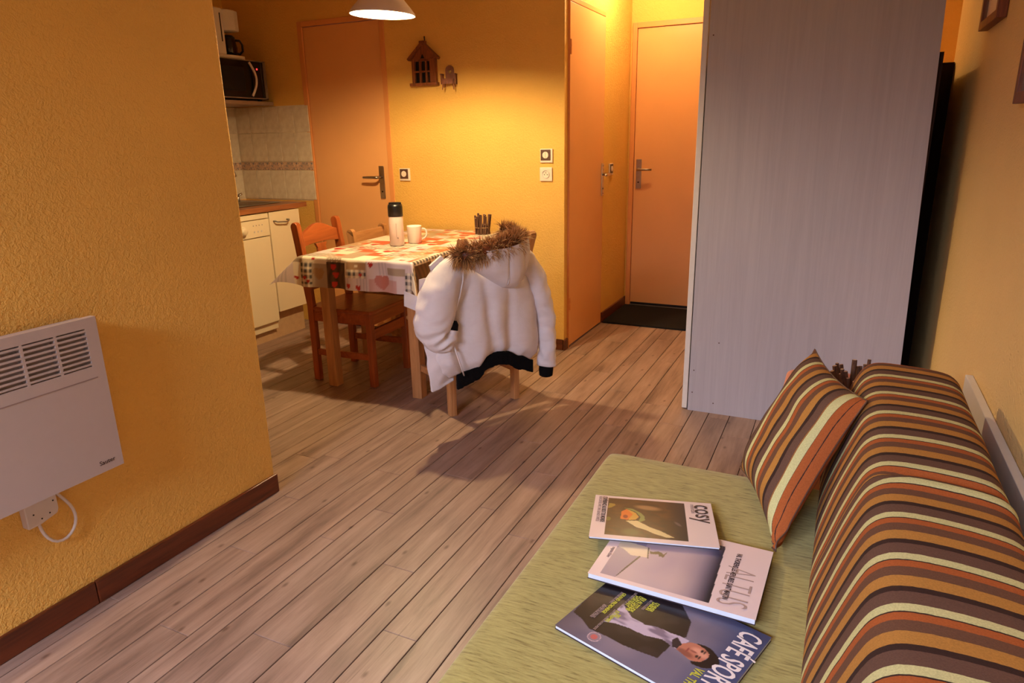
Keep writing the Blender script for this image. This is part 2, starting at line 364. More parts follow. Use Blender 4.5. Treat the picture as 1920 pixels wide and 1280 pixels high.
# wall tiles (parts of the walls they cover)
def tile_mesh(name, w, h, mat, th=.006):
    me = MB().b2((-w/2, -th, -h/2), (w/2, 0, h/2)).build(name, mat, None, bevel=.0015, seg=1)
    return me
rows = [(.90, .955, 'tile'), (.957, 1.107, 'tile'), (1.109, 1.163, 'tile_border'), (1.165, 1.363, 'tile'), (1.365, 1.541, 'tile')]
rows = [(.902, 1.105, 'tile'), (1.107, 1.163, 'tile_border'), (1.165, 1.363, 'tile'), (1.365, 1.541, 'tile')]
MB().b2((XK, YB-.004, .896), (-3.393, YB, 1.544)).build('grout', M['grout'], wf)
MB().b2((XK, 2.6, .896), (XK+.004, YB-.004, 1.544)).build('grout', M['grout'], wk)
for (z0, z1, mt) in rows:
    pr = tile_mesh('tile', .134, z1-z0-.002, M[mt]); first = True
    for kx in range(5):
        cx = -3.395-.0685-kx*.137
        o = pr if first else pr.copy()
        if not first: COL.objects.link(o)
        first = False; o.parent = wf; o.location = (cx, YB-.003, (z0+z1)/2)
    for ky in range(9):
        cyy = YB-.012-.0685-ky*.137
        o = pr.copy(); COL.objects.link(o); o.parent = wk; o.rotation_euler = (0, 0, R(90)); o.location = (XK+.003, cyy, (z0+z1)/2)

# ---------------------------------------------------------------- doors
def handle_set(parent, plate_c, normal, along, lever_len, mat, keyhole=True):
    n = Vector(normal); a = Vector(along); z = Vector((0, 0, 1)); c = Vector(plate_c)
    mt = Matrix((a, n, z)).transposed().to_4x4(); mt.translation = c
    h = MB().box((0, .004, 0), (.04, .008, .215), mt).build('handle', mat, parent, bevel=.003)
    p0 = c+z*.035
    lv = MB().tube([p0+n*.006, p0+n*.045, p0+n*.058+a*.006, p0+n*.06+a*.02, p0+n*.06+a*lever_len*.6, p0+n*.058+a*lever_len], [.010, .009, .010, .009, .0085, .007], 10).build('lever', mat, h, smooth=True)
    if keyhole: MB().tube([c-z*.06+n*.007, c-z*.06+n*.0092], .006, 10).build('keyhole', M['dark'], h)
    for dz in (.092, -.092): MB().tube([c+z*dz+n*.007, c+z*dz+n*.0095], .004, 8).build('screw', M['steel'], h)
    return h
d1 = struct(MB().b2((-3.383, YB+.004, .008), (-2.768, YB+.042, 2.028)).build('door_1', M['peach'], bevel=.002))
MB().b2((-3.425, YB-.006, 0), (-3.386, YB+.06, 2.065)).b2((-2.764, YB-.006, 0), (-2.728, YB+.06, 2.065)).b2((-3.386, YB-.006, 2.031), (-2.764, YB+.06, 2.065)).build('door_frame', M['peach_frame'], d1, bevel=.003)
handle_set(d1, (-2.823, YB+.004, 1.028), (0, -1, 0), (-1, 0, 0), .115, M['steel'])
d2 = struct(MB().b2((XH-.034, 3.952, .010), (XH+.006, 4.608, 2.03)).build('door_2', M['peach'], bevel=.002))
MB().b2((XH-.08, YB+.051, 0), (XH+.014, 3.949, 2.06)).b2((XH-.08, 4.6105, 0), (XH+.002, 4.622, 2.06)).b2((XH-.08, 3.949, 2.033), (XH+.006, 4.6105, 2.06)).build('door_frame', M['peach_frame'], d2, bevel=.002)
handle_set(d2, (XH+.006, 4.583, 1.016), (1, 0, 0), (0, -1, 0), .11, M['chrome'])
for z0 in (1.79, .29):
    hg = MB().tube([(XH+.016, 3.951, z0-.04), (XH+.016, 3.951, z0-.001)], .0065, 10).tube([(XH+.016, 3.951, z0+.001), (XH+.016, 3.951, z0+.04)], .0065, 10).build('hinge', M['peach_frame'], d2)
d3 = struct(MB().b2((-1.463, YE-.004, .012), (-.67, YE+.036, 2.03)).build('door_3', M['peach'], bevel=.002))
MB().b2((-1.5, YE-.016, 0), (-1.466, YE+.06, 2.07)).b2((-.667, YE-.016, 0), (-.633, YE+.06, 2.07)).b2((-1.466, YE-.016, 2.033), (-.667, YE+.06, 2.07)).build('door_frame', M['peach_frame'], d3, bevel=.003)
MB().b2((-1.466, YE-.02, 0), (-.667, YE+.03, .012)).build('threshold', M['grey'], d3)
MB().b2((-1.46, YE-.007, .014), (-.672, YE-.003, .032)).build('draught_strip', M['dark'], d3)
handle_set(d3, (-1.425, YE-.004, 1.02), (0, -1, 0), (1, 0, 0), .11, M['steel'])

# ---------------------------------------------------------------- switches and sockets
def wall_switch(loc, rz, label, socket=False, split=False):
    # local: x along the wall, -y out of the wall
    e = empty('wall_socket' if socket else 'light_switch', loc, rz, label, 'socket' if socket else 'switch')
    MB().b2((-.04, -.010, -.04), (.04, 0, .04)).build('plate', M['socket'], e, bevel=.003)
    if socket:
        MB().lathe([(.0001, .001), (.019, .001), (.021, .006), (.023, .007)], seg=24).build('recess', M['plastic'], e, smooth=True)
        o = [c for c in e.children if c.name.startswith('recess')][0]; o.rotation_euler = (R(90), 0, 0); o.location = (0, -.0075, 0)
        for dx, dz in ((-.0095, -.002), (.0095, -.002)): MB().tube([(dx, -.0088, dz), (dx, -.0102, dz)], .003, 8).build('pin_hole', M['dark'], e)
        MB().tube([(0, -.0085, .010), (0, -.016, .010)], .0026, 8).build('earth_pin', M['steel'], e)
    else:
        MB().b2((-.035, -.0125, -.027), (.028, -.010, .035)).build('surround', M['switch_brown'], e, bevel=.001)
        if split:
            for s in (-1, 1):
                pts = [(.0005*s-.0035, .004-.019)]+[(-.0035+s*.019*math.sin(a), .004-.019*math.cos(a)) for a in [k*math.pi/12 for k in range(1, 12)]]+[(.0005*s-.0035, .004+.019)]
                MB().prism(pts, 'y', -.016, -.0125).build('rocker', M['socket'], e)
        else:
            pts = [(-.0035+.019*math.cos(a), .004+.019*math.sin(a)) for a in [k*math.pi/12 for k in range(24)]]
            MB().prism(pts, 'y', -.016, -.0125).build('button', M['socket'], e, bevel=.001)
    return e
wall_switch((-2.633, YB-.0005, 1.081), 0, 'square cream light switch with brown surround, just right of the kitchen door frame')
wall_switch((-1.624, YB-.0005, 1.194), 0, 'square cream double light switch with brown surround, above the white socket', split=True)
wall_switch((-1.627, YB-.0005, 1.087), 0, 'square white wall socket below the double light switch', socket=True)
wall_switch((XH+.0005, 4.782, 1.075), R(90), 'cream light switch with brown surround on the hall wall beside the chrome door handle')

# ================================================================= KITCHEN
XF = -3.40
wt = MB().b2((XK+.01, 1.9, .868), (XF+.012, 2.735, .90)).b2((XK+.01, 3.665, .868), (XF+.012, 3.77, .90)).b2((XK+.01, 2.735, .868), (-3.955, 3.665, .90)).b2((-3.525, 2.735, .868), (XF+.012, 3.665, .90)).build('worktop', M['worktop'])
tag(wt, 'brown wood-effect kitchen worktop under the tiled wall', 'worktop')
dw = empty('dishwasher', (XF, 3.14, 0), 0, 'white built-in dishwasher with round handle below the worktop', 'dishwasher')
dwb = lambda lo, hi: MB().b2((lo[0]-XF, lo[1]-3.14, lo[2]), (hi[0]-XF, hi[1]-3.14, hi[2]))
dwb((XK+.1, 2.82, .08), (XF-.022, 3.41, .862)).build('body', M['cream'], dw)
dwb((XF-.02, 2.822, .135), (XF, 3.408, .708)).build('door', M['cream'], dw, bevel=.003)
cp = dwb((XF-.02, 2.822, .714), (XF+.004, 3.408, .822)).build('control_panel', M['cream'], dw, bevel=.003)
dwb((XF-.02, 2.822, .828), (XF, 3.408, .860)).build('top_strip', M['cream'], dw, bevel=.002)
hd = MB().lathe([(.0001, .03), (.02, .03), (.026, .02), (.03, 0)], seg=20).build('handle', M['cream'], dw, smooth=True)
hd.rotation_euler = (0, R(90), 0); hd.location = (.004, .035, .766)
for k in range(4): MB().tube([(.004, .13+.025*k, .79), (.0055, .13+.025*k, .79)], .0035, 8).build('indicator', M['ink_grey'], cp)
for k in range(3): MB().tube([(.004, .135+.03*k, .75), (.0055, .135+.03*k, .75)], .006, 8).build('button', M['plastic'], cp)
dwb((XK+.2, 2.822, 0), (XF-.05, 3.408, .132)).build('plinth', M['plinth'], dw)
cb_ = empty('base_cabinet', (XF, 3.55, 0), 0, 'cream kitchen base cabinet with bow handle, right of the dishwasher', 'cabinet')
cbb = lambda lo, hi: MB().b2((lo[0]-XF, lo[1]-3.55, lo[2]), (hi[0]-XF, hi[1]-3.55, hi[2]))
cbb((XK+.1, 3.418, .187), (XF-.022, 3.70, .866)).build('carcass', M['cream'], cb_)
dr = cbb((XF-.02, 3.419, .19), (XF, 3.70, .862)).build('door', M['cream'], cb_, bevel=.002)
MB().tube([(0, -.097, .80), (.022, -.097, .80), (.028, -.09, .796), (.030, 0, .788), (.028, .018, .796), (.022, .025, .80), (0, .025, .80)], .005, 10).build('handle', M['grey'], dr, smooth=True)
cbb((XK+.2, 3.412, 0), (XF-.055, 3.70, .185)).build('plinth', M['plinth'], cb_)
sk = empty('sink', (-3.74, 3.2, .90), 0, 'stainless steel kitchen sink let into the brown worktop', 'sink')
MB().grid(lambda i, j: (lambda u, v: ((u-.5)*.46, (v-.5)*.96, .004 if (abs(u-.5) > .40 or abs(v-.5) > .44) else (-.022)))(i/24, j/40), 25, 41).build('basin', M['steel'], sk, smooth=True)
MB().lathe([(.0001, .002), (.03, .002), (.034, 0)], (0, 0, -.022), 20).build('drain', M['chrome'], sk, smooth=True)
tp = empty('mixer_tap', (XK+.01, 3.60, 1.13), 0, 'chrome wall tap with hanging spout on the left kitchen tiles', 'tap')
MB().tube([(0, -.06, .01), (0, .06, .01)], .018, 14).build('body', M['chrome'], tp, smooth=True)
MB().tube([(.01, .0, .01), (.06, .02, .02), (.11, .045, .012), (.14, .06, -.02), (.15, .066, -.06)], [.011, .011, .011, .012, .013], 12).build('spout', M['chrome'], tp, smooth=True)
for s in (-1, 1): MB().tube([(.0, s*.06, .01), (.0, s*.085, .01)], [.02, .016], 12).build('knob', M['chrome'], tp, smooth=True)
pl_ = empty('plug_lever', (-3.85, 3.60, .905), 0, 'small chrome sink lever standing behind the sink', 'lever')
MB().tube([(0, 0, 0), (0, 0, .04), (.01, .01, .05)], [.012, .009, .008], 10).build('stem', M['chrome'], pl_, smooth=True)
MB().tube([(.0, -.012, .035), (.03, .012, .056)], .008, 10).build('grip', M['chrome'], pl_, smooth=True)
# shelf, microwave, coffee maker
sh = MB().b2((XK, 2.9, 1.548), (-3.70, YB-.005, 1.572)).build('wall_shelf', M['grey_shelf'], bevel=.002)
tag(sh, 'pale kitchen wall shelf carrying the microwave', 'shelf')
mw = empty('microwave', (-3.70, 3.60, 1.572), 0, 'black and silver microwave oven with curved handle on the kitchen shelf', 'microwave')
MB().b2((-.32, -.25, .014), (-.012, .245, .258)).build('body', M['grey'], mw, bevel=.004)
dmw = MB().b2((-.012, -.246, .022), (0, .20, .252)).build('door', M['glassy'], mw, bevel=.003)
MB().b2((0, -.2, .06), (.001, .05, .21)).build('window', M['dark'], dmw)
pts = [(math.sin(k/10*math.pi)*.028, .10+.012*k/10, .03+.215*k/10) for k in range(11)]
MB().tube([(.004+p[0]*.6, .098+math.sin(k/10*math.pi)*.035, p[2]) for k, p in enumerate(pts)], .008, 10).build('handle', M['plastic'], dmw, smooth=True)
text('lettering', 'MW', dmw, None, 0, .012, M['ink_grey'], mtx=Matrix.Translation((.0012, -.02, .032)) @ Matrix(((0, 0, 1, 0), (1, 0, 0, 0), (0, 1, 0, 0), (0, 0, 0, 1)))) if False else None
pnl = MB().b2((-.012, .202, .022), (.001, .222, .252)).build('control_panel', M['glassy'], mw, bevel=.002)
MB().b2((-.012, .2235, .014), (.002, .246, .258)).build('trim', M['grey'], mw)
MB().b2((-.012, -.25, .252), (.002, .246, .2585)).b2((-.012, -.25, .014), (.002, .246, .021)).build('rail', M['grey'], mw)
MB().tube([(.001, .165, .205), (.0035, .165, .205)], .006, 10).build('display_lamp', M['red_led'], mw)
for yy in (-.2, .2):
    for xx in (-.28, -.04): MB().tube([(xx, yy, 0), (xx, yy, .016)], .012, 8).build('foot', M['dark'], mw)
cm = empty('coffee_maker', (-3.79, 3.56, 1.831), 0, 'white filter coffee maker with glass jug on top of the microwave', 'coffee maker')
MB().prism([(-.12, -.075), (.06, -.075), (.085, .03), (.065, .14), (-.12, .14)], 'z', 0, .022).build('base', M['white'], cm, bevel=.004)
MB().b2((-.12, -.075, .0225), (.055, .0, .30)).b2((-.12, 0, .0225), (-.06, .105, .30)).build('tank', M['white'], cm, bevel=.008)
MB().prism([(-.058, .003), (.045, .003), (.065, .03), (.07, .08), (.05, .132), (-.058, .132)], 'z', .172, .298).build('filter_holder', M['white'], cm, bevel=.008)
MB().b2((.0551, -.03, .10), (.0562, -.022, .27)).build('water_gauge', M['dark'], cm)
jg = MB().lathe([(.040, 0), (.052, .012), (.055, .05), (.046, .095), (.044, .105)], (-.002, .072, .024), 24).build('jug', M['glassy'], cm, smooth=True)
MB().lathe([(.0001, .022), (.035, .02), (.047, .006), (.046, 0)], (-.002, .072, .129), 20).build('lid', M['black'], jg, smooth=True)
MB().tube([(.012, .115, .123), (.022, .15, .123), (.024, .168, .10), (.022, .168, .06), (.014, .148, .04), (.01, .12, .045)], .0075, 8).build('jug_handle', M['black'], jg, smooth=True)

# ================================================================= WALL DECORATIONS
hs = empty('house_plaque', (-2.437, YB, 1.62), 0, 'dark wooden house-shaped wall plaque with six panes and a steep roof', 'wall decoration')
wI, hI = .075, .155
mb = MB().b2((-wI-.012, -.022, .018), (-wI+.008, 0, hI)).b2((wI-.03, -.026, .018), (wI+.012, 0, hI))
for xx in (-.028, .016): mb.b2((xx-.006, -.02, .018), (xx+.006, -.004, hI))
mb.b2((-wI, -.02, .078), (wI, -.004, .088)).b2((-wI, -.02, hI-.012), (wI, -.003, hI)).build('window_frame', M['deco'], hs, bevel=.001)
MB().b2((-wI, -.004, .018), (wI, -.0005, hI)).build('backing', M['dark'], hs)
MB().prism([(-.018, .158), (.008, .158), (-.005, .182)], 'y', -.0245, -.02).build('attic_pane', M['dark'], hs)
MB().prism([(-.085, hI-.002), (.088, hI-.002), (.008, .232), (-.01, .232)], 'y', -.02, -.0005).build('gable', M['deco'], hs)
for s in (-1, 1):
    p0 = Vector((0, 0, .238)); p1 = Vector((s*.102, 0, .148)); d = (p1-p0).normalized(); nn = Vector((-d.z*s, 0, d.x*s))
    q = [(p0.x, p0.z), (p1.x, p1.z), ((p1+nn*.014).x, (p1+nn*.014).z), ((p0+nn*.014).x, (p0+nn*.014).z)]
    MB().prism(q, 'y', -.036, -.0005).build('roof', M['deco'], hs)
MB().b2((-.02, -.03, .236), (.018, -.002, .258)).build('ridge_block', M['deco'], hs)
MB().b2((-.098, -.038, 0), (.098, -.0005, .017)).build('sill', M['deco'], hs, bevel=.002)
MB().tube([(.008, -.006, .258), (.006, -.006, .285)], .0035, 6).build('hook', M['dark'], hs)
mc = empty('miniature_chair', (-2.262, YB, 1.60), R(12), 'tiny wooden wall chair with heart cut-out, right of the house plaque', 'wall decoration')
oc = [(-.028, .05)]+[(-.028+.0, .095)]+[(.028*math.cos(a), .10+.03*math.sin(a)) for a in [math.pi-k*math.pi/10 for k in range(11)]]+[(.028, .05)]
hh = [(0, .079), (.010, .094), (.008, .102), (.003, .102), (0, .097), (-.003, .102), (-.008, .102), (-.010, .094)]
bm = bmesh.new()
def loop(pts): return [bm.verts.new((p[0], -.008, p[1])) for p in pts]
L1, L2 = loop(oc), loop(hh); es = []
for L in (L1, L2):
    for i in range(len(L)): es.append(bm.edges.new((L[i], L[(i+1) % len(L)])))
fl2 = bmesh.ops.triangle_fill(bm, edges=es, use_beauty=True)
ext = bmesh.ops.extrude_face_region(bm, geom=[f for f in bm.faces])
for vv in [g for g in ext['geom'] if isinstance(g, bmesh.types.BMVert)]: vv.co.y += .007
me = bpy.data.meshes.new('backrest'); bm.to_mesh(me); bm.free(); me.materials.append(M['deco'])
o = bpy.data.objects.new('backrest', me); COL.objects.link(o); o.parent = mc
MB().b2((-.036, -.05, .042), (.036, -.001, .052)).build('seat', M['deco'], mc, bevel=.001)
MB().b2((-.03, -.048, .022), (.03, -.044, .042)).build('apron', M['deco'], mc)
for s in (-1, 1):
    MB().b2((s*.044-.005, -.052, .074), (s*.044+.005, -.001, .080)).b2((s*.044-.004, -.046, .02), (s*.044+.004, -.038, .074)).b2((s*.044-.004, -.012, .02), (s*.044+.004, -.004, .074)).build('armrest', M['deco'], mc)
    MB().tube([(s*.032, -.044, .042), (s*.036, -.05, -.012)], [.006, .003], 8).build('leg', M['deco'], mc)
    MB().tube([(s*.032, -.008, .042), (s*.034, -.006, .005)], [.005, .003], 8).build('leg', M['deco'], mc)
def picture(y0, y1, z0, z1, label, gg):
    e = empty('picture_frame', (XR, (y0+y1)/2, z0), 0, label, 'picture'); w = (y1-y0)/2; h = z1-z0
    MB().b2((-.03, -w, 0), (-.0005, -w+.028, h)).b2((-.03, w-.028, 0), (-.0005, w, h)).b2((-.03, -w+.028, 0), (-.0005, w-.028, .028)).b2((-.03, -w+.028, h-.028), (-.0005, w-.028, h)).build('frame', M['deco'], e, bevel=.002)
    MB().b2((-.014, -w+.028, .028), (-.002, w-.028, h-.028)).build('mount', M['plastic'], e)
    MB().b2((-.0165, -w+.07, .09), (-.0142, w-.07, h-.08)).build('print', gg, e)
    MB().b2((-.0215, -w+.028, .028), (-.0195, w-.028, h-.028)).build('glazing', M['pane'], e)
t = NT('picture_print', .5); t.color(t.ramp(t.noise(t.coord(), 14, 3), [(.35, srgb(90, 92, 120)), (.5, srgb(170, 160, 160)), (.65, srgb(206, 196, 184))])); M['print'] = t.m
picture(2.80, 3.16, 1.635, 2.05, 'brown framed picture high on the right wall, nearer the wardrobe', M['print'])
picture(1.86, 2.285, 1.36, 1.80, 'brown framed picture on the right wall above the sofa, cut by the photo edge', M['print'])

# ================================================================= HEATER
ht = empty('wall_heater', (XL, .95, .425), 0, 'white electric panel heater with louvre grille on the left yellow wall', 'heater')
y0, y1, zt, th = -.55, .181, .436, .088     # local extents (y), height, depth
mb = MB().b2((.012, y0, .0), (th-.02, y1, zt-.01)).build('body', M['heater'], ht, bevel=.006)
# front panel with real louvre slots: columns and rows left open
cols_ = [(-.02+.008*0, 0)]
gy = [(.147-.084*k-.0765, .147-.084*k) for k in range(8)]
gz0, gz1 = .303, .409
fp = MB().b2((th-.02, y0, 0), (th, y1, gz0)).b2((th-.02, y0, gz1), (th, y1, zt)).b2((th-.02, gy[0][1], gz0), (th, y1, gz1)).b2((th-.02, y0, gz0), (th, gy[-1][0], gz1))
for a, b in zip(gy[:-1], gy[1:]): fp.b2((th-.02, b[1], gz0), (th, a[0], gz1))
fp.build('front_panel', M['heater'], ht)
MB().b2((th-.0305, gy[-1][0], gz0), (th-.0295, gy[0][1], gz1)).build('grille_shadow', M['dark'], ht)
n = 8; pit = (gz1-gz0)/n
sl = None
for (a, b) in gy:
    for k in range(n):
        zc = gz0+pit*(k+.5)
        if sl is None:
            sl = MB().prism([(-.004, -pit*.36), (.004, -pit*.06), (.004, pit*.36), (-.004, pit*.02)], 'y', -(b-a)/2, (b-a)/2).build('slat', M['heater'], ht); o = sl
        else: o = copy_part(sl, ht)
        o.location = (th-.004, (a+b)/2, zc-pit*.12)
MB().b2((th, y0, .269), (th+.0006, y1-.025, .272)).build('seam', M['ink_grey'], ht)
T = Matrix.Translation((th+.0004, .112, .022)) @ Matrix(((0, 0, 1, 0), (1, 0, 0, 0), (0, 1, 0, 0), (0, 0, 0, 1)))
text('lettering', 'Sauter', ht, None, 0, .018, M['ink'], mtx=T @ Matrix.Shear('XY', 4, (.25, 0)) if False else T)
ob = MB().prism([(-.067, -.094), (-.036, -.094), (.012, -.082), (.017, -.07), (.017, .0), (-.067, .0)], 'x', .0005, .028).build('outlet_box', M['plastic'], ht, bevel=.003)
ob.data.transform(Matrix.Identity(4))
for yy, zz in ((-.048, -.058), (.006, -.042), (-.030, -.078), (-.008, -.072)): MB().tube([(.028, yy, zz), (.0287, yy, zz)], .0022, 8).build('screw', M['dark'], ob)
MB().tube([(.014, -.034, -.090), (.016, -.033, -.115), (.016, -.022, -.148), (.016, 0, -.172), (.016, .026, -.175), (.016, .05, -.158), (.016, .062, -.13), (.016, .060, -.10), (.016, .046, -.066), (.016, .022, -.030), (.016, .006, .004)], .0045, 10).build('cable', M['plastic'], ht, smooth=True, sub=1)

# ================================================================= WARDROBE / BUNK UNIT, MAT, HALL LAMP
wd = empty('wardrobe', (-.16, 3.6, 0), 0, 'tall grey wood-grain wardrobe side with white edge strip, facing the sofa', 'wardrobe')
wb = lambda lo, hi: MB().b2((lo[0]+.16, lo[1]-3.6, lo[2]), (hi[0]+.16, hi[1]-3.6, hi[2]))
pn = wb((-.591, 3.2, 0), (.283, 3.218, 2.3)).build('side_panel', M['laminate'], wd)
pn.data.transform(Matrix.Identity(4))
for v_ in pn.data.vertices:
    if v_.co.x > 0: v_.co.x += .012-.02*v_.co.z
wb((-.621, 3.205, .006), (-.5965, 4.05, 2.3)).build('sliding_door', M['white'], wd, bevel=.002)
wb((-.59, 3.219, .02), (.28, 4.05, 1.58)).build('carcass', M['bunk_shade_dark'], wd)
wb((.2805, 4.0, .02), (.396, 4.05, 1.60)).build('gap_shade_filler', M['bunk_shade_dark'], wd)  # dark board added to stand in for the shade beside the wardrobe
wb((-.59, 3.219, 2.26), (.28, 4.05, 2.3)).build('top', M['laminate'], wd)
for px_, pz_ in ((-.573, 1.698), (-.463, .357), (-.571, .208), (-.573, .095), (-.471, .052)):
    MB().tube([(px_+.16, -.4001, pz_), (px_+.16, -.4008, pz_)], .0032, 8).build('screw', M['switch_brown'], wd)
tag(MB().b2((-1.498, 4.616, .0), (-.66, 5.196, .012)).build('door_mat', M['mat'], bevel=.003), 'black ribbed doormat on the floor before the entry door', 'doormat')
hl = empty('hall_ceiling_lamp', (-1.22, 4.55, HC), 0, 'small round ceiling lamp lighting the entry hall', 'lamp')
MB().lathe([(.0001, 0), (.09, 0), (.09, -.02), (.0001, -.02)]).build('base', M['white'], hl)
MB().lathe([(.085, -.02), (.09, -.04), (.075, -.075), (.04, -.095), (.0001, -.10)], seg=24).build('diffuser', M['hall_bulb'], hl, smooth=True)

# ================================================================= PENDANT LAMP
pdl = empty('pendant_lamp', (-1.978, 2.82, 1.842), 0, 'white bell-shaped pendant lamp, lit, hanging above the table', 'lamp')
sh_o = [(.149, 0), (.144, .012), (.124, .036), (.098, .065), (.074, .10), (.055, .135), (.035, .17), (.02, .18)]
shd = MB().lathe(sh_o, seg=48).build('shade', M['shade'], pdl, smooth=True)
MB().lathe([(r_-.004 if r_ > .03 else r_*.7, z_+(.0005 if i_ == 0 else -.003)) for i_, (r_, z_) in enumerate(sh_o)], seg=48).build('shade_lining', M['shade_in'], pdl, smooth=True)
bs = [(.030*math.sin(a), -.030*math.cos(a)) for a in [k*math.pi/12 for k in range(1, 11)]]
MB().lathe([(.0005, -.030)]+bs+[(.0005, .030)], (0, 0, .050), 24).build('bulb', M['bulb'], pdl, smooth=True)
MB().tube([(0, 0, .078), (0, 0, .172)], .016, 16).build('lamp_holder', M['white'], pdl, smooth=True)
MB().tube([(0, 0, .176), (0, 0, HC-1.842)], .0035, 8).build('cord', M['white'], pdl)
MB().lathe([(.0001, HC-1.842), (.05, HC-1.842), (.045, HC-1.842-.03), (.0001, HC-1.842-.035)], seg=24).build('ceiling_rose', M['white'], pdl, smooth=True)
for c_ in pdl.children:
    if c_.name.split('.')[0] in ('shade', 'shade_lining', 'bulb', 'lamp_holder'): c_.rotation_euler = (0, R(3), 0)

# ================================================================= TABLE
TR_ = R(2.0); TX, TY = -2.505, 2.715      # front-left corner of the top
TW, TL, TZ = .655, 1.12, .735
tb = empty('dining_table', (TX, TY, 0), TR_, 'pale pine dining table under the printed cloth, against the far wall', 'table')
MB().b2((0, 0, TZ-.028), (TW, TL, TZ)).build('tabletop', M['pine_x'], tb, bevel=.004)
for xx in (.03, TW-.088):
    for yy in (.075, TL-.11): MB().b2((xx, yy, 0), (xx+.056, yy+.056, TZ-.028)).build('leg', M['pine'], tb, bevel=.003)
for yy in (.09, TL-.10): MB().b2((.088, yy, TZ-.12), (TW-.09, yy+.02, TZ-.0285)).build('apron', M['pine_x'], tb)
for xx in (.045, TW-.065): MB().b2((xx, .132, TZ-.12), (xx+.02, TL-.112, TZ-.0285)).build('apron', M['pine'], tb)
# --- printed cloth
S = lambda *a: np.array([lin(q/255) for q in a])
CRM, GRB, REDO, DKG, BRW, PNK, LIL, TAN = S(240, 226, 200), S(176, 154, 130), S(214, 96, 66), S(84, 80, 80), S(92, 62, 46), S(216, 170, 160), S(226, 208, 204), S(190, 150, 110)
RED = S(190, 40, 36)
def heart(s, t, cs, ct, r):
    X = (s-cs)/r; Y = (t-ct)/r
    return (X*X+Y*Y-1)**3-X*X*Y*Y*Y*1.2 < 0
rc = random.Random(11); NC = {}
def cell(i, j):
    if (i, j) not in NC: NC[(i, j)] = (rc.choice(['cream', 'red', 'stripe', 'ging', 'grey', 'cream', 'redheart', 'tan', 'stripe', 'dot']), rc.uniform(.0, 1), rc.random())
    return NC[(i, j)]
def pat(kind, s, t, ls, lt, w=.1):
    if kind == 'cream': return CRM
    if kind == 'grey': return GRB
    if kind == 'tan': return TAN if (abs(ls-.5) > .1 or abs(lt-.5) > .1) else CRM
    if kind == 'red': return REDO
    if kind == 'redheart': return RED if heart(ls, lt, .5, .48, .28) else CRM
    if kind == 'stripe': return LIL*.78 if (s*1000) % 9 < 2 else LIL
    if kind == 'ging':
        a = (s*1000) % 30 < 15; b = (t*1000) % 30 < 15
        return DKG if a and b else (S(200, 186, 168) if a or b else CRM)
    if kind == 'dot': return CRM if ((s*1000) % 10-5)**2+((t*1000) % 10-5)**2 < 5 else GRB
    if kind == 'wood': return BRW*(.8+.35*math.sin(s*160+2*math.sin(t*40)))
    return CRM
front = [(-.2, -.03, -.2, -.045, 'stripe'), (-.08, .012, -.045, .0, 'grey'), (.0, .085, -.2, -.035, 'ging'), (.07, .16, -.2, -.045, 'grey'),
         (.16, .275, -.2, -.028, 'wood'), (.16, .25, -.028, .01, 'dot'), (.28, .40, -.1, -.06, 'ging'), (.29, .40, -.06, -.025, 'tan'), (.275, .40, -.2, -.1, 'stripe'),
         (.40, .52, -.2, -.02, 'stripe'), (.52, .63, -.08, -.04, 'grey'), (.63, .70, -.2, -.06, 'ging'), (.66, .90, -.2, -.12, 'dot')]
def cloth_col(s, t):
    if t < 0 and s < TW+.03:
        c = LIL if s > .40 else CRM
        for a, b, d, e, k in front:
            if a <= s < b and d <= t < e: c = pat(k, s, t, (s-a)/(b-a), (t-d)/(e-d))
        if heart(s, t, .11, -.10, .028): c = TAN*.8
        for hx, hy, r in ((.03, -.12, .009), (.05, -.135, .009), (-.02, -.13, .008), (.08, -.02, .008), (.2, -.06, .014), (.21, -.1, .014), (.2, -.15, .014), (.30, -.145, .012), (.355, -.155, .012), (.43, -.035, .012), (.37, -.088, .009)):
            if heart(s, t, hx, hy, r): c = RED
        if .42 < s < .58 and t < -.10: c = PNK*.95
        if heart(s, t, .49, -.125, .034): c = S(196, 122, 108)
        return c
    if s > TW:
        if s < TW+.03: return pat('ging', s, t, 0, 0)
        return pat('wood', t, s, 0, 0) if (t*3.3) % 1 < .55 else pat('tan' if (t*3.3) % 1 < .8 else 'ging', s, t, .5, .5)
    i, j = math.floor(s/.105), math.floor(t/.095); k, o_, r_ = cell(i, j)
    ls, lt = s/.105-i, t/.095-j
    k2 = k
    if r_ < .35 and ls > .55 and lt > .5: k2 = 'red' if k != 'red' else 'cream'
    c = pat(k2, s, t, ls, lt)
    if r_ > .7 and heart(ls, lt, .2+.6*o_, .3, .13): c = RED
    return c
OV = .165; st = .006
ns = int((TW+2*OV)/st)+1; nt = int((TL+OV+.012)/st)+1
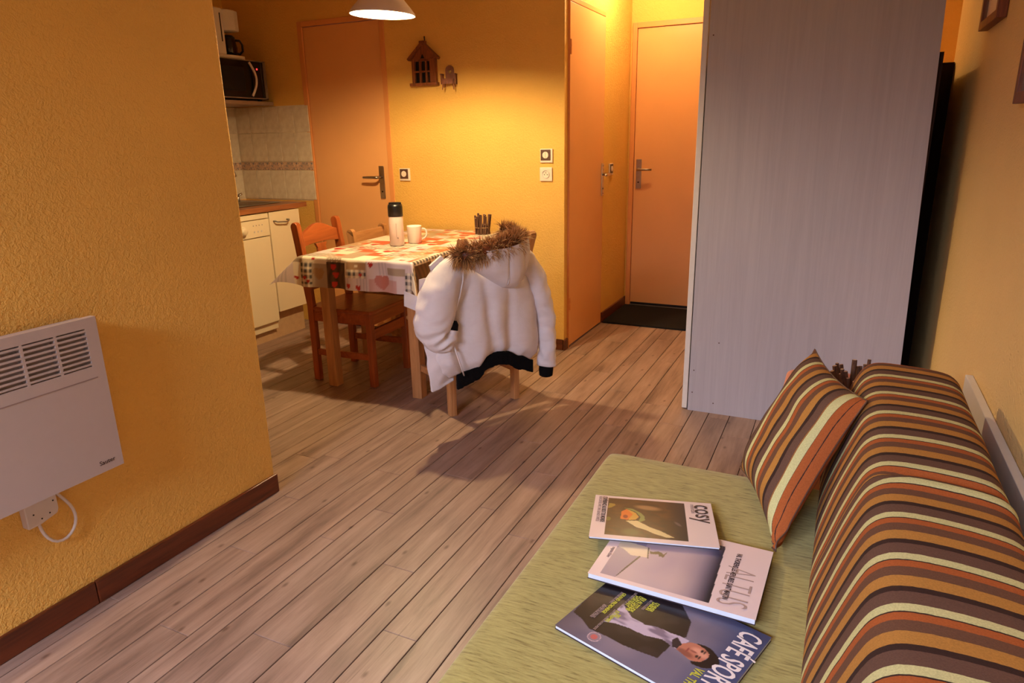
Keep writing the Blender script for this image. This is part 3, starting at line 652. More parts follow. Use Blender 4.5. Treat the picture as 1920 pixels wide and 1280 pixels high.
def cloth_pos(s, t):
    ox = -s if s < 0 else (s-TW if s > TW else 0); oy = -t if t < 0 else 0
    sx = -1 if s < 0 else 1
    bx = min(max(s, 0), TW); by = max(t, 0); z = TZ+.002; r = .014
    def roll(d):   # arc-length d over a rounded edge: (outward, down)
        q = r*math.pi/2
        if d <= q: return r*math.sin(d/r), r*(1-math.cos(d/r))
        return r+(d-q)*.06, r+(d-q)*.995
    if ox and oy:
        rho = math.hypot(ox, oy); th_ = math.atan2(oy, ox)          # 0 = side, pi/2 = front
        out, dn = roll(rho)
        k = math.sin(2*th_)**1.2
        if sx < 0: ex = k*rho*.72; dn2 = dn*(1-.30*k); dirx, diry = -.93, -.36
        else: ex = k*rho*.30; dn2 = dn*(1-.02*k); dirx, diry = .70, -.71
        return (bx+sx*out*math.cos(th_)+dirx*ex, by-out*math.sin(th_)+diry*ex, z-dn2)
    if ox:
        out, dn = roll(ox); f = min(1, ox/.1)
        return (bx+sx*(out+f*.008*math.sin(t*17+1)), by, z-dn)
    if oy:
        out, dn = roll(oy); f = min(1, oy/.08)
        return (bx, by-out-f*(.010*math.sin(s*21+.6)+.006*math.sin(s*47)), z-dn)
    return (bx, by, z+.0006*math.sin(s*40)*math.sin(t*33))
ss = [-OV+i*st for i in range(ns)]; tt = [-OV+j*st for j in range(nt)]
tc = MB().grid(lambda i, j: cloth_pos(ss[i], tt[j]), ns, nt).build('tablecloth', M['cloth'], None, smooth=True)
tc.location = (TX, TY, 0); tc.rotation_euler = (0, 0, TR_)
vcol(tc, [cloth_col(ss[i], tt[j]) for j in range(nt) for i in range(ns)])
tag(tc, 'patchwork printed oilcloth with red squares, checks and hearts draped over the table', 'tablecloth')

# --- table objects
ZT = TZ+.0032
fk = empty('vacuum_flask', (-2.222, 3.165, ZT), R(20), 'white vacuum flask with a black screw cap on the table', 'flask')
MB().lathe([(.0001, 0), (.036, 0), (.040, .006), (.0395, .158), (.037, .166), (.0001, .166)], seg=32).build('body', M['flask'], fk, smooth=True)
MB().lathe([(.038, .158), (.041, .162), (.041, .212), (.038, .224), (.022, .227), (.0001, .222)], seg=32).build('cap', M['black'], fk, smooth=True)
MB().prism([(-.036, 0), (.036, 0), (.03, .022), (0, .033), (-.03, .022)], 'z', .222, .235).build('spout_cover', M['black'], fk, bevel=.004)
MB().b2((.0090, -.0402, .05), (.0102, -.0385, .125)).build('lettering', M['ink_grey'], fk)
MB().prism([(.004, .044), (.017, .048), (.02, .043), (.012, .046)], 'y', -.0402, -.037).build('logo', M['ink'], fk)
mg = empty('mug', (-2.185, 3.285, ZT), R(28), 'white ceramic mug beside the flask', 'mug')
MB().lathe([(.0001, 0), (.036, 0), (.039, .005), (.041, .09), (.0415, .096), (.039, .096), (.037, .01), (.0001, .008)], seg=32).build('body', M['ceramic'], mg, smooth=True)
MB().tube([(.039, 0, .078), (.058, 0, .08), (.070, 0, .065), (.070, 0, .042), (.058, 0, .024), (.038, 0, .02)], .0055, 10).build('handle', M['ceramic'], mg, smooth=True, sub=1)

def twig_holder(name, loc, rad, hmin, hmax, n, label, flare, seed):
    e = empty(name, loc, 0, label, 'twig holder'); r = random.Random(seed)
    for k in range(n):
        a = 2*math.pi*k/n+r.uniform(-.12, .12); rr = rad*(1+r.uniform(-.08, .08)); h = r.uniform(hmin, hmax)
        p0 = Vector((rr*math.cos(a), rr*math.sin(a), 0)); f = flare+r.uniform(-.25, .25)*rad
        p1 = Vector(((rr+f)*math.cos(a)+r.uniform(-.2, .2)*rad, (rr+f)*math.sin(a)+r.uniform(-.2, .2)*rad, h))
        w = r.uniform(.0042, .0068)*(1.2 if n > 25 else 1)
        tw = MB().tube([p0, p0.lerp(p1, .5)+Vector((r.uniform(-.003, .003), r.uniform(-.003, .003), 0)), p1], [w*1.1, w, w*.9], 7, True).build('twig', M['bark'], e)
        d = (p1-p0).normalized()
        MB().tube([p1, p1+d*.0012], w*.72, 7).build('cut_end', M['twig_end'], tw)
    ring = [((rad+.004)*1.06*math.cos(a), (rad+.004)*1.06*math.sin(a), hmin*.42) for a in [2*math.pi*k/24 for k in range(25)]]
    MB().tube(ring, .0032, 6).build('tie', M['twine'], e, smooth=True)
    MB().lathe([(.0001, .004), (rad*.7, .004), (rad*.72, hmin*.6), (rad*.66, hmin*.6), (rad*.62, .01), (.0001, .01)], seg=20).build('jar', M['twig_end'], e, smooth=True)
    return e
twig_holder('twig_holder', (-1.985, 3.735, ZT), .038, .095, .125, 20, 'bundle of brown twigs tied in a ring at the far edge of the table', .004, 5)

# ================================================================= CHAIRS
def make_chair(loc, rz, label, wz, wx, W_=.38, D=.375, ZS=.43, H=.885, lean=.055, arch=True):
    e = empty('dining_chair', loc, rz, label, 'chair'); hw = W_/2; lw = .034
    def yb(z): return -lean*max(0, (z-ZS)/(H-ZS))**1.15     # rear post centre line (y), leaning back
    zs = [0, ZS*.5, ZS, ZS+.12, ZS+.24, ZS+.34, H-.045]
    for s in (-1, 1):
        A = [(yb(z)-.019-.004*(z > ZS), z) for z in zs]; B = [(yb(z)+.019+.004*(z > ZS), z) for z in zs]
        cap = [(yb(H-.02)+.023*math.cos(a), H-.024+.024*math.sin(a)) for a in [k*math.pi/6 for k in range(0, 7)]]
        MB().prism(A+cap[::-1]+B[::-1], 'x', s*(hw-lw/2)-lw/2, s*(hw-lw/2)+lw/2).build('rear_post', wz, e, bevel=.004)
        MB().b2((s*(hw-lw/2)-lw/2, D-.018, 0), (s*(hw-lw/2)+lw/2, D+.018, ZS-.02)).build('front_leg', wz, e, bevel=.003)
        MB().b2((s*(hw-lw/2)-.009, .02, .15), (s*(hw-lw/2)+.009, D-.0185, .185)).build('side_stretcher', wx, e, bevel=.002)
        MB().b2((s*(hw-lw/2)-.01, .02, ZS-.082), (s*(hw-lw/2)+.01, D-.0185, ZS-.0205)).build('side_apron', wx, e)
    MB().b2((-hw+lw, D-.012, .265), (hw-lw, D+.010, .32)).build('front_stretcher', wx, e, bevel=.002)
    MB().b2((-hw+lw, D-.010, ZS-.082), (hw-lw, D+.012, ZS-.0205)).build('front_apron', wx, e)
    MB().b2((-hw+lw, -.012, ZS-.082), (hw-lw, .010, ZS-.0205)).build('rear_apron', wx, e)
    MB().prism([(-hw+lw, -.018), (hw-lw, -.018), (hw-lw, .02), (hw+.004, .026), (hw+.008, D+.02), (hw-.01, D+.032), (-hw+.01, D+.032), (-hw-.008, D+.02), (-hw-.004, .026), (-hw+lw, .02)], 'z', ZS-.02, ZS).build('seat', wx, e, bevel=.005)
    il = hw-lw
    zt, zb = (H-.066, H-.135) if arch else (H-.035, H-.115)
    top = [(-il+2*il*k/16, zt+(.045*math.sin(math.pi*k/16)**1.6 if arch else .012)) for k in range(17)]
    bot = [(il-2*il*k/8, zb+.012*math.sin(math.pi*k/8)) for k in range(9)]
    def bend(o):
        for v_ in o.data.vertices: v_.co.y += yb(v_.co.z)
        return o
    bend(MB().prism(top+bot, 'y', -.011, .011).build('top_rail', wx, e, bevel=.003))
    zl = ZS+.085
    if arch:
        half = [(.075, zl+.03), (.066, zl+.09), (.046, zl+.15), (.036, zb-.02), (.05, zb+.005)]
        bend(MB().prism(half+[(-a, b) for a, b in half[::-1]], 'y', -.007, .007).build('back_splat', wz, e, bevel=.002))
    bend(MB().b2((-il, -.010, zl), (il, .010, zl+.032)).build('lower_rail', wx, e, bevel=.002))
    return e
make_chair((-2.612, 3.030, 0), R(-87.5), 'reddish pine chair with arched top rail tucked at the left side of the table', M['red_pine'], M['red_pine_x'])
make_chair((-2.655, 3.535, 0), R(-87), 'low-backed pine chair with straight top rail, behind the arched chair', M['pine'], M['pine_x'], H=.785, lean=.05, arch=False)
jc = make_chair((-1.534, 2.849, 0), R(60.7), 'pine chair at the table corner carrying the white jacket on its back', M['pine'], M['pine_x'], W_=.41, lean=.165)

# ================================================================= JACKET
e1 = Vector((.49, .872, 0)); nj = Vector((.872, -.49, 0)); J0 = Vector((-1.609, 2.674, 0))+.17*nj
jk = empty('jacket', (-1.46, 2.75, .16), 0, 'white hooded winter jacket with brown fur trim hung over the chair back', 'jacket')
def J(e, z, n=0.0): return J0+e1*e+nj*n+Vector((0, 0, z))-Vector((-1.46, 2.75, .16))
def interp(x, pts):
    if x <= pts[0][0]: return pts[0][1]
    for (a, b), (c, d) in zip(pts[:-1], pts[1:]):
        if x <= c:
            f = (x-a)/(c-a); f = f*f*(3-2*f); return b+(d-b)*f
    return pts[-1][1]
# torso shell: rows run from the shoulders (v=0) to the hem (v=1)
Ledge = [(0, -.02), (.06, -.055), (.2, -.075), (.38, -.098), (.6, -.122), (.75, -.135), (.9, -.125), (1, -.095)]
Redge = [(0, .285), (.08, .315), (.25, .335), (.45, .366), (.6, .378), (.8, .388), (.93, .382), (1, .345)]
def ztop(u): return .79+.022*math.sin(math.pi*u)
def zbot(u): return interp(u, [(0, .278), (.12, .288), (.24, .30), (.36, .343), (.5, .353), (.62, .346), (.8, .31), (1, .272)])
def fold(u, v):
    g = lambda c, w: math.exp(-((u-c)/w)**2)
    a = min(1, v*1.6)
    f = .016*g(.20+.10*v, .12)*a-.030*g(.30+.16*v, .055)*a*(1-.5*v)-.016*g(.62, .05)*min(1, v*1.6)+.012*g(.84, .14)*a
    f += .010*g(.47, .09)*a
    if v > .78:
        k = (v-.78)/.22
        f += .010*k*math.sin(u*24+1.3)*math.exp(-((u-.5)/.3)**2)-.012*k*k
    return f
NU, NV = 72, 60
def tpos(i, j):
    v = j/(NV-1); k = i/NU
    le, re = interp(v, Ledge), interp(v, Redge)
    # closed loop: first half is the back of the jacket (seen), second half the fronts on the seat side
    if k < .5: u = k*2; side = 1
    else: u = 2-k*2; side = -1
    prof = max(0, 1-abs(2*u-1)**2.6)**.55
    dep = .058 if side > 0 else -.10*(.35+.65*min(1, v*2.2))
    n = dep*prof*(.45+.55*min(1, .25+v*2.0))
    if v < .12: n *= .35+.65*(v/.12)
    if side > 0: n += fold(u, v)*prof
    e = le+(re-le)*u
    z = ztop(u)+(zbot(u)-ztop(u))*v
    if v > .9: n *= 1-.35*((v-.9)/.1)**2
    w = mnoise.noise(Vector((e*7, z*4, side*3.)))*.008+mnoise.noise(Vector((e*24, z*15, side*5.)))*.0025
    return J(e, z, n+w*prof)
tor = MB().grid(tpos, NU, NV, True)
tor.build('body', M['jacket'], jk, smooth=True, sub=1)
# hem: black rib band hanging below the body
def hem(i, j):
    u = i/40; v = j/8; le, re = -.088, .335
    e = le+(re-le)*u; z0 = zbot(u)+.012; dp = interp(u, [(0, .07), (.2, .062), (.34, .06), (.5, .062), (.8, .07), (1, .062)])
    return J(e, z0-dp*v-.008*(u-.0), .030+.018*math.sin(math.pi*u)+.003*math.sin(u*150))
hb = MB().grid(hem, 41, 9); hb.build('hem_band', M['black_knit'], jk, smooth=True).modifiers.new('t', 'SOLIDIFY').thickness = .012
def sleeve(name, path, wr, seed):
    P = [Vector(J(a, b, c)) for a, b, c, r_ in path]; rr = [r_ for *_, r_ in path]
    # resample with Catmull-Rom
    N = 46; out = []; ro = []
    for k in range(N):
        tq = k/(N-1)*(len(P)-1); i = min(int(tq), len(P)-2); f = tq-i
        p0, p1, p2, p3 = P[max(i-1, 0)], P[i], P[i+1], P[min(i+2, len(P)-1)]
        out.append(.5*((2*p1)+(p2-p0)*f+(2*p0-5*p1+4*p2-p3)*f*f+(3*p1-p0-3*p2+p3)*f**3)); ro.append(rr[i]*(1-f)+rr[i+1]*f)
    mb = MB().tube(out, ro, 28)
    o = mb.build(name, M['jacket'], jk, smooth=True)
    for v_ in o.data.vertices:
        q = v_.co; k = min(range(N), key=lambda a: (out[a]-q).length_squared); d = q-out[k]
        d.normalize() if d.length > 1e-6 else None
        ww = wr(k/(N-1))
        v_.co = q+d*(mnoise.noise(q*16+Vector((seed, 0, 0)))*.010+math.sin(q.z*150+3*mnoise.noise(q*11)*3+d.x*2)*ww)-nj*0
    o.modifiers.new('s', 'SUBSURF').render_levels = 1
    return o
sleeve('sleeve', [(-.01, .805, -.03, .03), (-.055, .775, -.01, .052), (-.105, .725, .0, .074), (-.150, .655, .01, .085), (-.178, .585, .015, .088), (-.190, .525, .02, .082), (-.180, .475, .03, .062), (-.150, .470, .04, .052), (-.128, .492, .045, .040), (-.120, .512, .045, .034)], lambda k: .0015+.0095*max(0, math.sin((k-.40)/.6*math.pi)) if k > .40 else .0015, 3)
sleeve('sleeve', [(.29, .80, -.03, .03), (.318, .765, -.01, .046), (.352, .70, .0, .052), (.388, .60, .005, .052), (.414, .50, .01, .05), (.428, .40, .012, .048), (.432, .30, .012, .046), (.426, .222, .012, .044)], lambda k: .0012+.002*(k > .3), 9)
MB().tube([J(.4255, .222, .012), J(.4255, .205, .012), J(.425, .174, .012), J(.425, .170, .012)], [.034, .036, .033, .026], 20).build('cuff', M['black_knit'], jk, smooth=True)
MB().tube([J(-.124, .50, .05), J(-.118, .535, .05), J(-.116, .548, .048)], [.03, .03, .022], 16).build('cuff', M['black_knit'], jk, smooth=True)
# hanging front panel on the left with its fly
def fpan(i, j):
    u, v = i/14, j/18
    le = interp(v, [(0, -.225), (.35, -.212), (1, -.203)]); re = interp(v, [(0, -.118), (.5, -.10), (1, -.086)])
    zb_ = .222+.012*u*u+.02*u; z = .455+(zb_-.455)*v
    return J(le+(re-le)*u, z, -.015+.030*math.sin(math.pi*u)*math.sin(math.pi*min(1, v*1.1))+.006*mnoise.noise(Vector((u*4, v*5, 2))))
MB().grid(fpan, 15, 19).build('front_panel', M['jacket'], jk, smooth=True, sub=1).modifiers.new('t', 'SOLIDIFY').thickness = .012
def fpuff(i, j):
    u, v = i/18, j/20
    le = interp(v, [(0, -.15), (.4, -.19), (.8, -.17), (1, -.12)]); re = interp(v, [(0, -.10), (.5, -.07), (1, -.035)])
    z = .46+((.275+.012*u)-.46)*v
    return J(le+(re-le)*u, z, .008+.045*(math.sin(math.pi*u)**.6)*(math.sin(math.pi*min(1, .08+v*.92))**.5)+.006*mnoise.noise(Vector((u*3, v*4, 7))))
MB().grid(fpuff, 19, 21).build('pocket_panel', M['jacket'], jk, smooth=True, sub=1).modifiers.new('t', 'SOLIDIFY').thickness = .01
MB().tube([J(-.118, .455, .052), J(-.108, .40, .066), J(-.09, .34, .066), J(-.066, .288, .05)], .0035, 8).build('zip', M['jacket'], jk, smooth=True)
# second front edge, collar and label hanging at the table side
def strip(pts, name, mat, n=-.06, th=.008):
    c = [J(a, b, n) for a, b in pts]; o = MB().add(c, [tuple(range(len(c)))]).build(name, mat, jk)
    sm = o.modifiers.new('t', 'SOLIDIFY'); sm.thickness = th; return o
strip([(-.290, .690), (-.294, .625), (-.245, .598), (-.225, .655)], 'front_flap', M['jacket'], -.04)
strip([(-.222, .732), (-.17, .735), (-.19, .66), (-.225, .672)], 'care_label', M['ink_white'], -.03, .003)
strip([(-.172, .785), (-.115, .822), (-.09, .79), (-.155, .735)], 'collar', M['jacket'], -.03, .014)
# hood
HB = [(0, -.06, .79), (.15, -.005, .758), (.35, .075, .705), (.52, .145, .658), (.66, .205, .648), (.8, .258, .69), (.92, .292, .76), (1, .300, .82)]
HT = [(0, -.06, .83), (.25, .02, .845), (.5, .12, .85), (.75, .21, .862), (1, .29, .875)]
def hood(i, j):
    k = i/64; v = (j)/26
    if k < .5: u = 2*k; s_ = 1
    else: u = 2-2*k; s_ = -1
    b = (interp(u, [(p[0], p[1]) for p in HB]), interp(u, [(p[0], p[2]) for p in HB])); t_ = (interp(u, [(p[0], p[1]) for p in HT]), interp(u, [(p[0], p[2]) for p in HT]))
    e = t_[0]+(b[0]-t_[0])*v; z = t_[1]+(b[1]-t_[1])*v
    pr_ = max(0, math.sin(math.pi*u))**.5*max(0, 1-v**3.2)**.5
    n = .040+(.088*pr_ if s_ > 0 else .0)+.015*math.sin(math.pi*u)
    if s_ > 0: n -= .012*math.exp(-((u-.53)/.018)**2)*pr_+.012*math.exp(-((u-.78)/.018)**2)*pr_
    n += .006*mnoise.noise(Vector((e*14, z*14, 1)))*pr_
    return J(e, z, n)
MB().grid(hood, 64, 27, True).build('hood', M['jacket'], jk, smooth=True, sub=1)
for i_s in (17, 25):
    MB().tube([Vector(hood(i_s, j_))+nj*.004 for j_ in range(3, 24)], .0028, 8).build('seam', M['jacket'], jk, smooth=True)
for pts_ in ([(-.052, .78, .055), (-.062, .72, .066), (-.082, .65, .066), (-.098, .59, .055)],):
    MB().tube([J(*p) for p in pts_], .0035, 8).build('seam', M['jacket'], jk, smooth=True)
# fur trim: tapered strands along the hood edge
fp_ = [(-.088, .820, .05), (-.04, .832, .085), (.04, .842, .10), (.12, .852, .10), (.185, .862, .09), (.235, .864, .07), (.25, .874, .03), (.235, .893, .0), (.195, .902, -.02)]
rf = np.random.RandomState(4); V_, F_, C_ = [], [], []
PF = [Vector(J(*p)) for p in fp_]
def along(tq):
    tq *= len(PF)-1; i = min(int(tq), len(PF)-2); f = tq-i; return PF[i].lerp(PF[i+1], f), (PF[i+1]-PF[i]).normalized()
cA, cB, cC = S(58, 38, 28), S(158, 112, 66), S(222, 186, 130)
camdir = (Vector((0, 0, 1.3))-J0).normalized()
for q in range(7500):
    tq = rf.rand(); p, d = along(tq); a = d.orthogonal().normalized(); b = d.cross(a); an = rf.rand()*2*math.pi
    out = (a*math.cos(an)+b*math.sin(an)); rad = (.030 if tq < .66 else .020)*min(1, .5+6*tq)
    base_ = p+out*rad*rf.rand()**.5; L_ = rf.uniform(.028, .062)
    clump = Vector((mnoise.noise(base_*42), mnoise.noise(base_*42+Vector((9, 0, 0))), mnoise.noise(base_*42+Vector((0, 9, 0)))))
    dr_ = (out*.9+d*.15*rf.randn()+clump*1.3+Vector((0, 0, -.10))-e1*.25).normalized()
    w_ = dr_.cross(camdir+Vector(rf.randn(3)*.3)).normalized()*rf.uniform(.0007, .0014)
    mid = base_+dr_*L_*.55+Vector((0, 0, -.001)); tip = base_+dr_*L_+Vector((0, 0, -.005))
    o_ = len(V_); V_ += [base_-w_, base_+w_, mid+w_*.8, mid-w_*.8, tip]; F_ += [(o_, o_+1, o_+2, o_+3), (o_+3, o_+2, o_+4)]
    br = rf.uniform(.8, 1.7); r1 = cA*br; r2_ = cB*br; r3 = (cC if rf.rand() < .45 else cB)*br
    C_ += [r1, r1, r2_, r2_, r3]
me = bpy.data.meshes.new('fur_trim'); me.from_pydata([tuple(v_) for v_ in V_], [], F_); me.materials.append(M['fur'])
fo = bpy.data.objects.new('fur_trim', me); COL.objects.link(fo); fo.parent = jk; fo['kind'] = 'stuff'; vcol(fo, np.array(C_))
MB().tube([p-nj*.0 for p in PF], [.016, .026, .030, .030, .028, .024, .018, .014, .010], 10).build('fur_backing', M['deco'], jk, smooth=True)

# ================================================================= SOFA BED
ZM = .41
bd = empty('sofa_bed', (-.09, .85, 0), 0, 'low sofa bed with green chenille mattress cover along the right wall', 'sofa bed')
def rbox(x0, x1, y0, y1, z0, z1, r, nx, ny, amp=0, seed=0):
    # rounded cushion block as one closed mesh
    bm = bmesh.new(); bmesh.ops.create_cube(bm, size=1)
    bmesh.ops.subdivide_edges(bm, edges=bm.edges[:], cuts=14, use_grid_fill=True)
    cx, cy_, cz = (x0+x1)/2, (y0+y1)/2, (z0+z1)/2; hx, hy, hz = (x1-x0)/2, (y1-y0)/2, (z1-z0)/2
    for v_ in bm.verts:
        p = Vector((v_.co.x*2*hx, v_.co.y*2*hy, v_.co.z*2*hz))
        # push grid lines towards the edges so the rounding has vertices to work with
        for ax, h in ((0, hx), (1, hy), (2, hz)):
            u = p[ax]/h; p[ax] = h*math.sin(u*math.pi/2)
        q = Vector((max(-hx+r, min(hx-r, p.x)), max(-hy+r, min(hy-r, p.y)), max(-hz+r, min(hz-r, p.z)))); d = p-q
        if d.length > 1e-9: d = d.normalized()*min(d.length, r)
        p = q+d
        if amp: p += p.normalized()*mnoise.noise(Vector((p.x*5+seed, p.y*5, p.z*5)))*amp
        v_.co = p+Vector((cx, cy_, cz))
    mb = MB(); bm.verts.index_update(); mb.add([v_.co.copy() for v_ in bm.verts], [[v_.index for v_ in f.verts] for f in bm.faces]); bm.free(); return mb
bx_, by_ = -.09, .85
L_ = lambda x_, y_: (x_-bx_, y_-by_)
rbox(-.554+.09, .365+.09, -.12-.85, 1.80-.85, .20, ZM, .028, 0, 0, .004).build('mattress', M['green'], bd, smooth=True, sub=1)
MB().b2((-.535+.09, -.10-.85, .08), (.375+.09, 1.785-.85, .197)).build('base', M['white'], bd, bevel=.004)
for xx in (-.50, .32):
    for yy in (-.05, 1.72): MB().b2((xx+.09-.025, yy-.85-.025, 0), (xx+.09+.025, yy-.85+.025, .08)).build('leg', M['white'], bd)
MB().b2((.379+.09, -.15-.85, .02), (.3985+.09, 2.315-.85, .60)).build('backboard', M['white'], bd, bevel=.0015)
# --- bolster
bo = [(.022, .415), (.016, .45), (.050, .58), (.078, .665), (.095, .695), (.125, .712), (.20, .712), (.275, .704), (.305, .69), (.322, .66), (.330, .55), (.335, .43), (.32, .4125), (.04, .4125)]
def smoothloop(p, k=3):
    for _ in range(k):
        q = []
        for i in range(len(p)):
            a, b = p[i], p[(i+1) % len(p)]; q += [(.75*a[0]+.25*b[0], .75*a[1]+.25*b[1]), (.25*a[0]+.75*b[0], .25*a[1]+.75*b[1])]
        p = q
    return p
bo = smoothloop(bo, 2); NB = len(bo); ys = []
y = -.10
while y < 1.985: ys.append(y); y += .012
ys.append(1.985)
PER = .127
def bol(i, j):
    x_, z_ = bo[i]; yy = ys[j]
    e_ = min(1, (1.985-yy)/.03); k = .96+.04*math.sqrt(max(0, 1-(1-e_)**2)); cxx, czz = .18, .56
    x2, z2 = cxx+(x_-cxx)*k, czz+(z_-czz)*k
    if z_ > .60:
        f = min(1, (z_-.60)/.08); w = max(0, min(1, (x_-.10)/.06))
        z2 -= .016*f*w*math.exp(-((yy-1.305)/.016)**2)-.009*f*w*math.exp(-((yy-1.272)/.022)**2)
        z2 += .004*mnoise.noise(Vector((x_*6, yy*4, 3)))
    x2 += .003*mnoise.noise(Vector((z_*7, yy*5, 8)))
    return (x2, yy, z2)
bm_ = MB().grid(bol, NB, len(ys), True)
n0 = len(ys)-1; bm_.f.append(tuple(n0*NB+i for i in range(NB))); bm_.f.append(tuple(range(NB-1, -1, -1)))
bol_o = bm_.build('bolster', M['stripe'], None, smooth=True)
tag(bol_o, 'long striped back bolster in brown, ochre and orange along the sofa bed', 'bolster')
a_ = bol_o.data.attributes.new('weave', 'FLOAT', 'POINT')
vals = []
for v_ in bol_o.data.vertices:
    yy = v_.co.y; x_ = v_.co.x
    s0 = (1.873-yy)/.131 if yy > 1.30 else (1.268-yy)/.1215+5.0
    if yy > 1.30: s0 = (1.873-yy)/.131
    low = (1.873-yy)/.1265
    w = max(0, min(1, (x_-.07)/.08)) if v_.co.z > .55 else 0
    vals.append(s0 if yy <= 1.30 or True else low)
a_.data.foreach_set('value', np.array(vals, np.float32))
# --- leaning cushion
CB, CL, CRr = Vector((-.046, 1.415, .42)), Vector((-.173, 1.796, .42)), Vector((.104, 1.672, .70))
ux = (CL-CB); vy = (CRr-CB); nn_ = ux.cross(vy).normalized()
if nn_.dot(Vector((0, 0, 1.3))-CB) < 0: nn_ = -nn_
cu_ = empty('cushion', CB, 0, 'square striped cushion leaning on the bolster at the far end of the sofa bed', 'cushion')
NQ = 72
def cpos(i, j, s_):
    u, v = i/NQ, j/NQ
    U, V2 = 2*u-1, 2*v-1
    pu = 1-.09*(1-V2*V2)*abs(U)**3; pv = 1-.09*(1-U*U)*abs(V2)**3
    h = max(0, (1-U**4)*(1-V2**4))**.75*(.058 if s_ > 0 else .034)
    p = ux*(.5+.5*U*pu)+vy*(.5+.5*V2*pv)+nn_*(s_*h+.012)
    w = mnoise.noise(Vector((u*5, v*5, s_*2)))*.006*(h/.058)
    c_ = max(0, 1-math.hypot(u, v)/.16)
    p += nn_*(w+.010*c_*math.sin(u*120+v*30))
    return p
mbq = MB(); mbq.grid(lambda i, j: cpos(i, j, 1), NQ+1, NQ+1); mbq.grid(lambda i, j: cpos(i, j, -1), NQ+1, NQ+1)
cv = mbq.build('cushion_cover', M['stripe'], cu_, smooth=True)
at_ = cv.data.attributes.new('weave', 'FLOAT', 'POINT'); vv = []
for s_ in (1, -1):
    for j in range(NQ+1):
        for i in range(NQ+1):
            d_ = i/NQ*.40; vv.append((.135 if abs(d_-.018) < .003 else .21) if d_ < .038 else (.06 if d_ < .062 else 1-(d_-.062)/.122))
at_.data.foreach_set('value', np.array(vv, np.float32))
sm_ = [cpos(i, 0, 0)+nn_*.0 for i in range(NQ+1)]+[cpos(NQ, j, 0) for j in range(1, NQ+1)]+[cpos(i, NQ, 0) for i in range(NQ-1, -1, -1)]+[cpos(0, j, 0) for j in range(NQ-1, -1, -1)]
MB().tube(sm_, .0018, 6).build('piping', M['switch_brown'], cu_, smooth=True)
# --- peach tub beyond the bed with the twigs in it
pt = empty('bedside_stand', (.10, 2.20, 0), 0, 'peach rounded bedside stand between the sofa bed and the wardrobe', 'bedside table')
def rr(w, h, r, n=8):
    o = []
    for cxx, cyy, a0 in ((w-r, h-r, 0), (-w+r, h-r, 90), (-w+r, -h+r, 180), (w-r, -h+r, 270)):
        o += [(cxx+r*math.cos(R(a0+90*k/n)), cyy+r*math.sin(R(a0+90*k/n))) for k in range(n+1)]
    return o
out_ = rr(.212, .17, .07); inn = rr(.195, .153, .055); N_ = len(out_)
mb = MB(); rings = [(out_, 0), (out_, .545), (inn, .55), (inn, .49)]
vs_ = [(p[0], p[1], z_) for r_, z_ in rings for p in r_]
fs_ = [(k*N_+i, k*N_+(i+1) % N_, (k+1)*N_+(i+1) % N_, (k+1)*N_+i) for k in range(3) for i in range(N_)]+[tuple(3*N_+i for i in range(N_)), tuple(range(N_-1, -1, -1))]
mb.add(vs_, fs_).build('body', M['tub'], pt, smooth=False, bevel=.004)
twig_holder('twig_holder', (.115, 2.16, .4915), .058, .115, .15, 34, 'ring of dark twigs standing on the peach bedside stand behind the bolster', .03, 8)

# ================================================================= MAGAZINES
def magazine(name, c, ang, w, h, th, tilt, label, colf, res, z0):
    e = empty(name, (c[0], c[1], z0), R(ang), label, 'magazine'); e.rotation_euler = (R(tilt), 0, R(ang))
    MB().b2((-w/2+.001, -h/2+.0015, .0006), (w/2-.001, h/2, th-.0008)).build('pages', M['paper'], e, bevel=.0008, seg=1)
    MB().b2((-w/2, -h/2, 0), (w/2, h/2, .0006)).build('back_cover', M['ink'], e)
    nx, ny = int(w/res), int(h/res)
    def P(i, j):
        u, v = i/nx, j/ny
        return ((u-.5)*w, (v-.5)*h, th+.0016*math.sin(math.pi*v)*(.5+.5*math.sin(3*u)))
    o = MB().grid(P, nx+1, ny+1).build('front_cover', M['cover'], e, smooth=True)
    U, V = np.meshgrid(np.arange(nx+1)/nx, np.arange(ny+1)/ny)
    vcol(o, colf(U.ravel(), V.ravel()))
    return e
def blend(c, col, a): return c*(1-a[:, None])+np.asarray(col)[None, :]*a[:, None]
def soft(d, w): return np.clip(.5-d/w, 0, 1)
def ell(U, V, cx, cy_, rx, ry, ang=0, w=.15):
    a = R(ang); X = (U-cx)*math.cos(a)+(V-cy_)*math.sin(a); Y = -(U-cx)*math.sin(a)+(V-cy_)*math.cos(a)
    return soft(np.sqrt((X/rx)**2+(Y/ry)**2)-1, w)
def nz(U, V, sc, seed):
    return np.array([mnoise.noise(Vector((u*sc, v*sc, seed))) for u, v in zip(U, V)])
def poly(U, V, pts):
    ins = np.zeros(U.shape, bool); n = len(pts)
    for i in range(n):
        x1, y1 = pts[i]; x2, y2 = pts[(i+1) % n]
        c = ((y1 > V) != (y2 > V)) & (U < (x2-x1)*(V-y1)/((y2-y1) or 1e-9)+x1); ins ^= c
    return ins.astype(float)
WH = S(222, 204, 204)
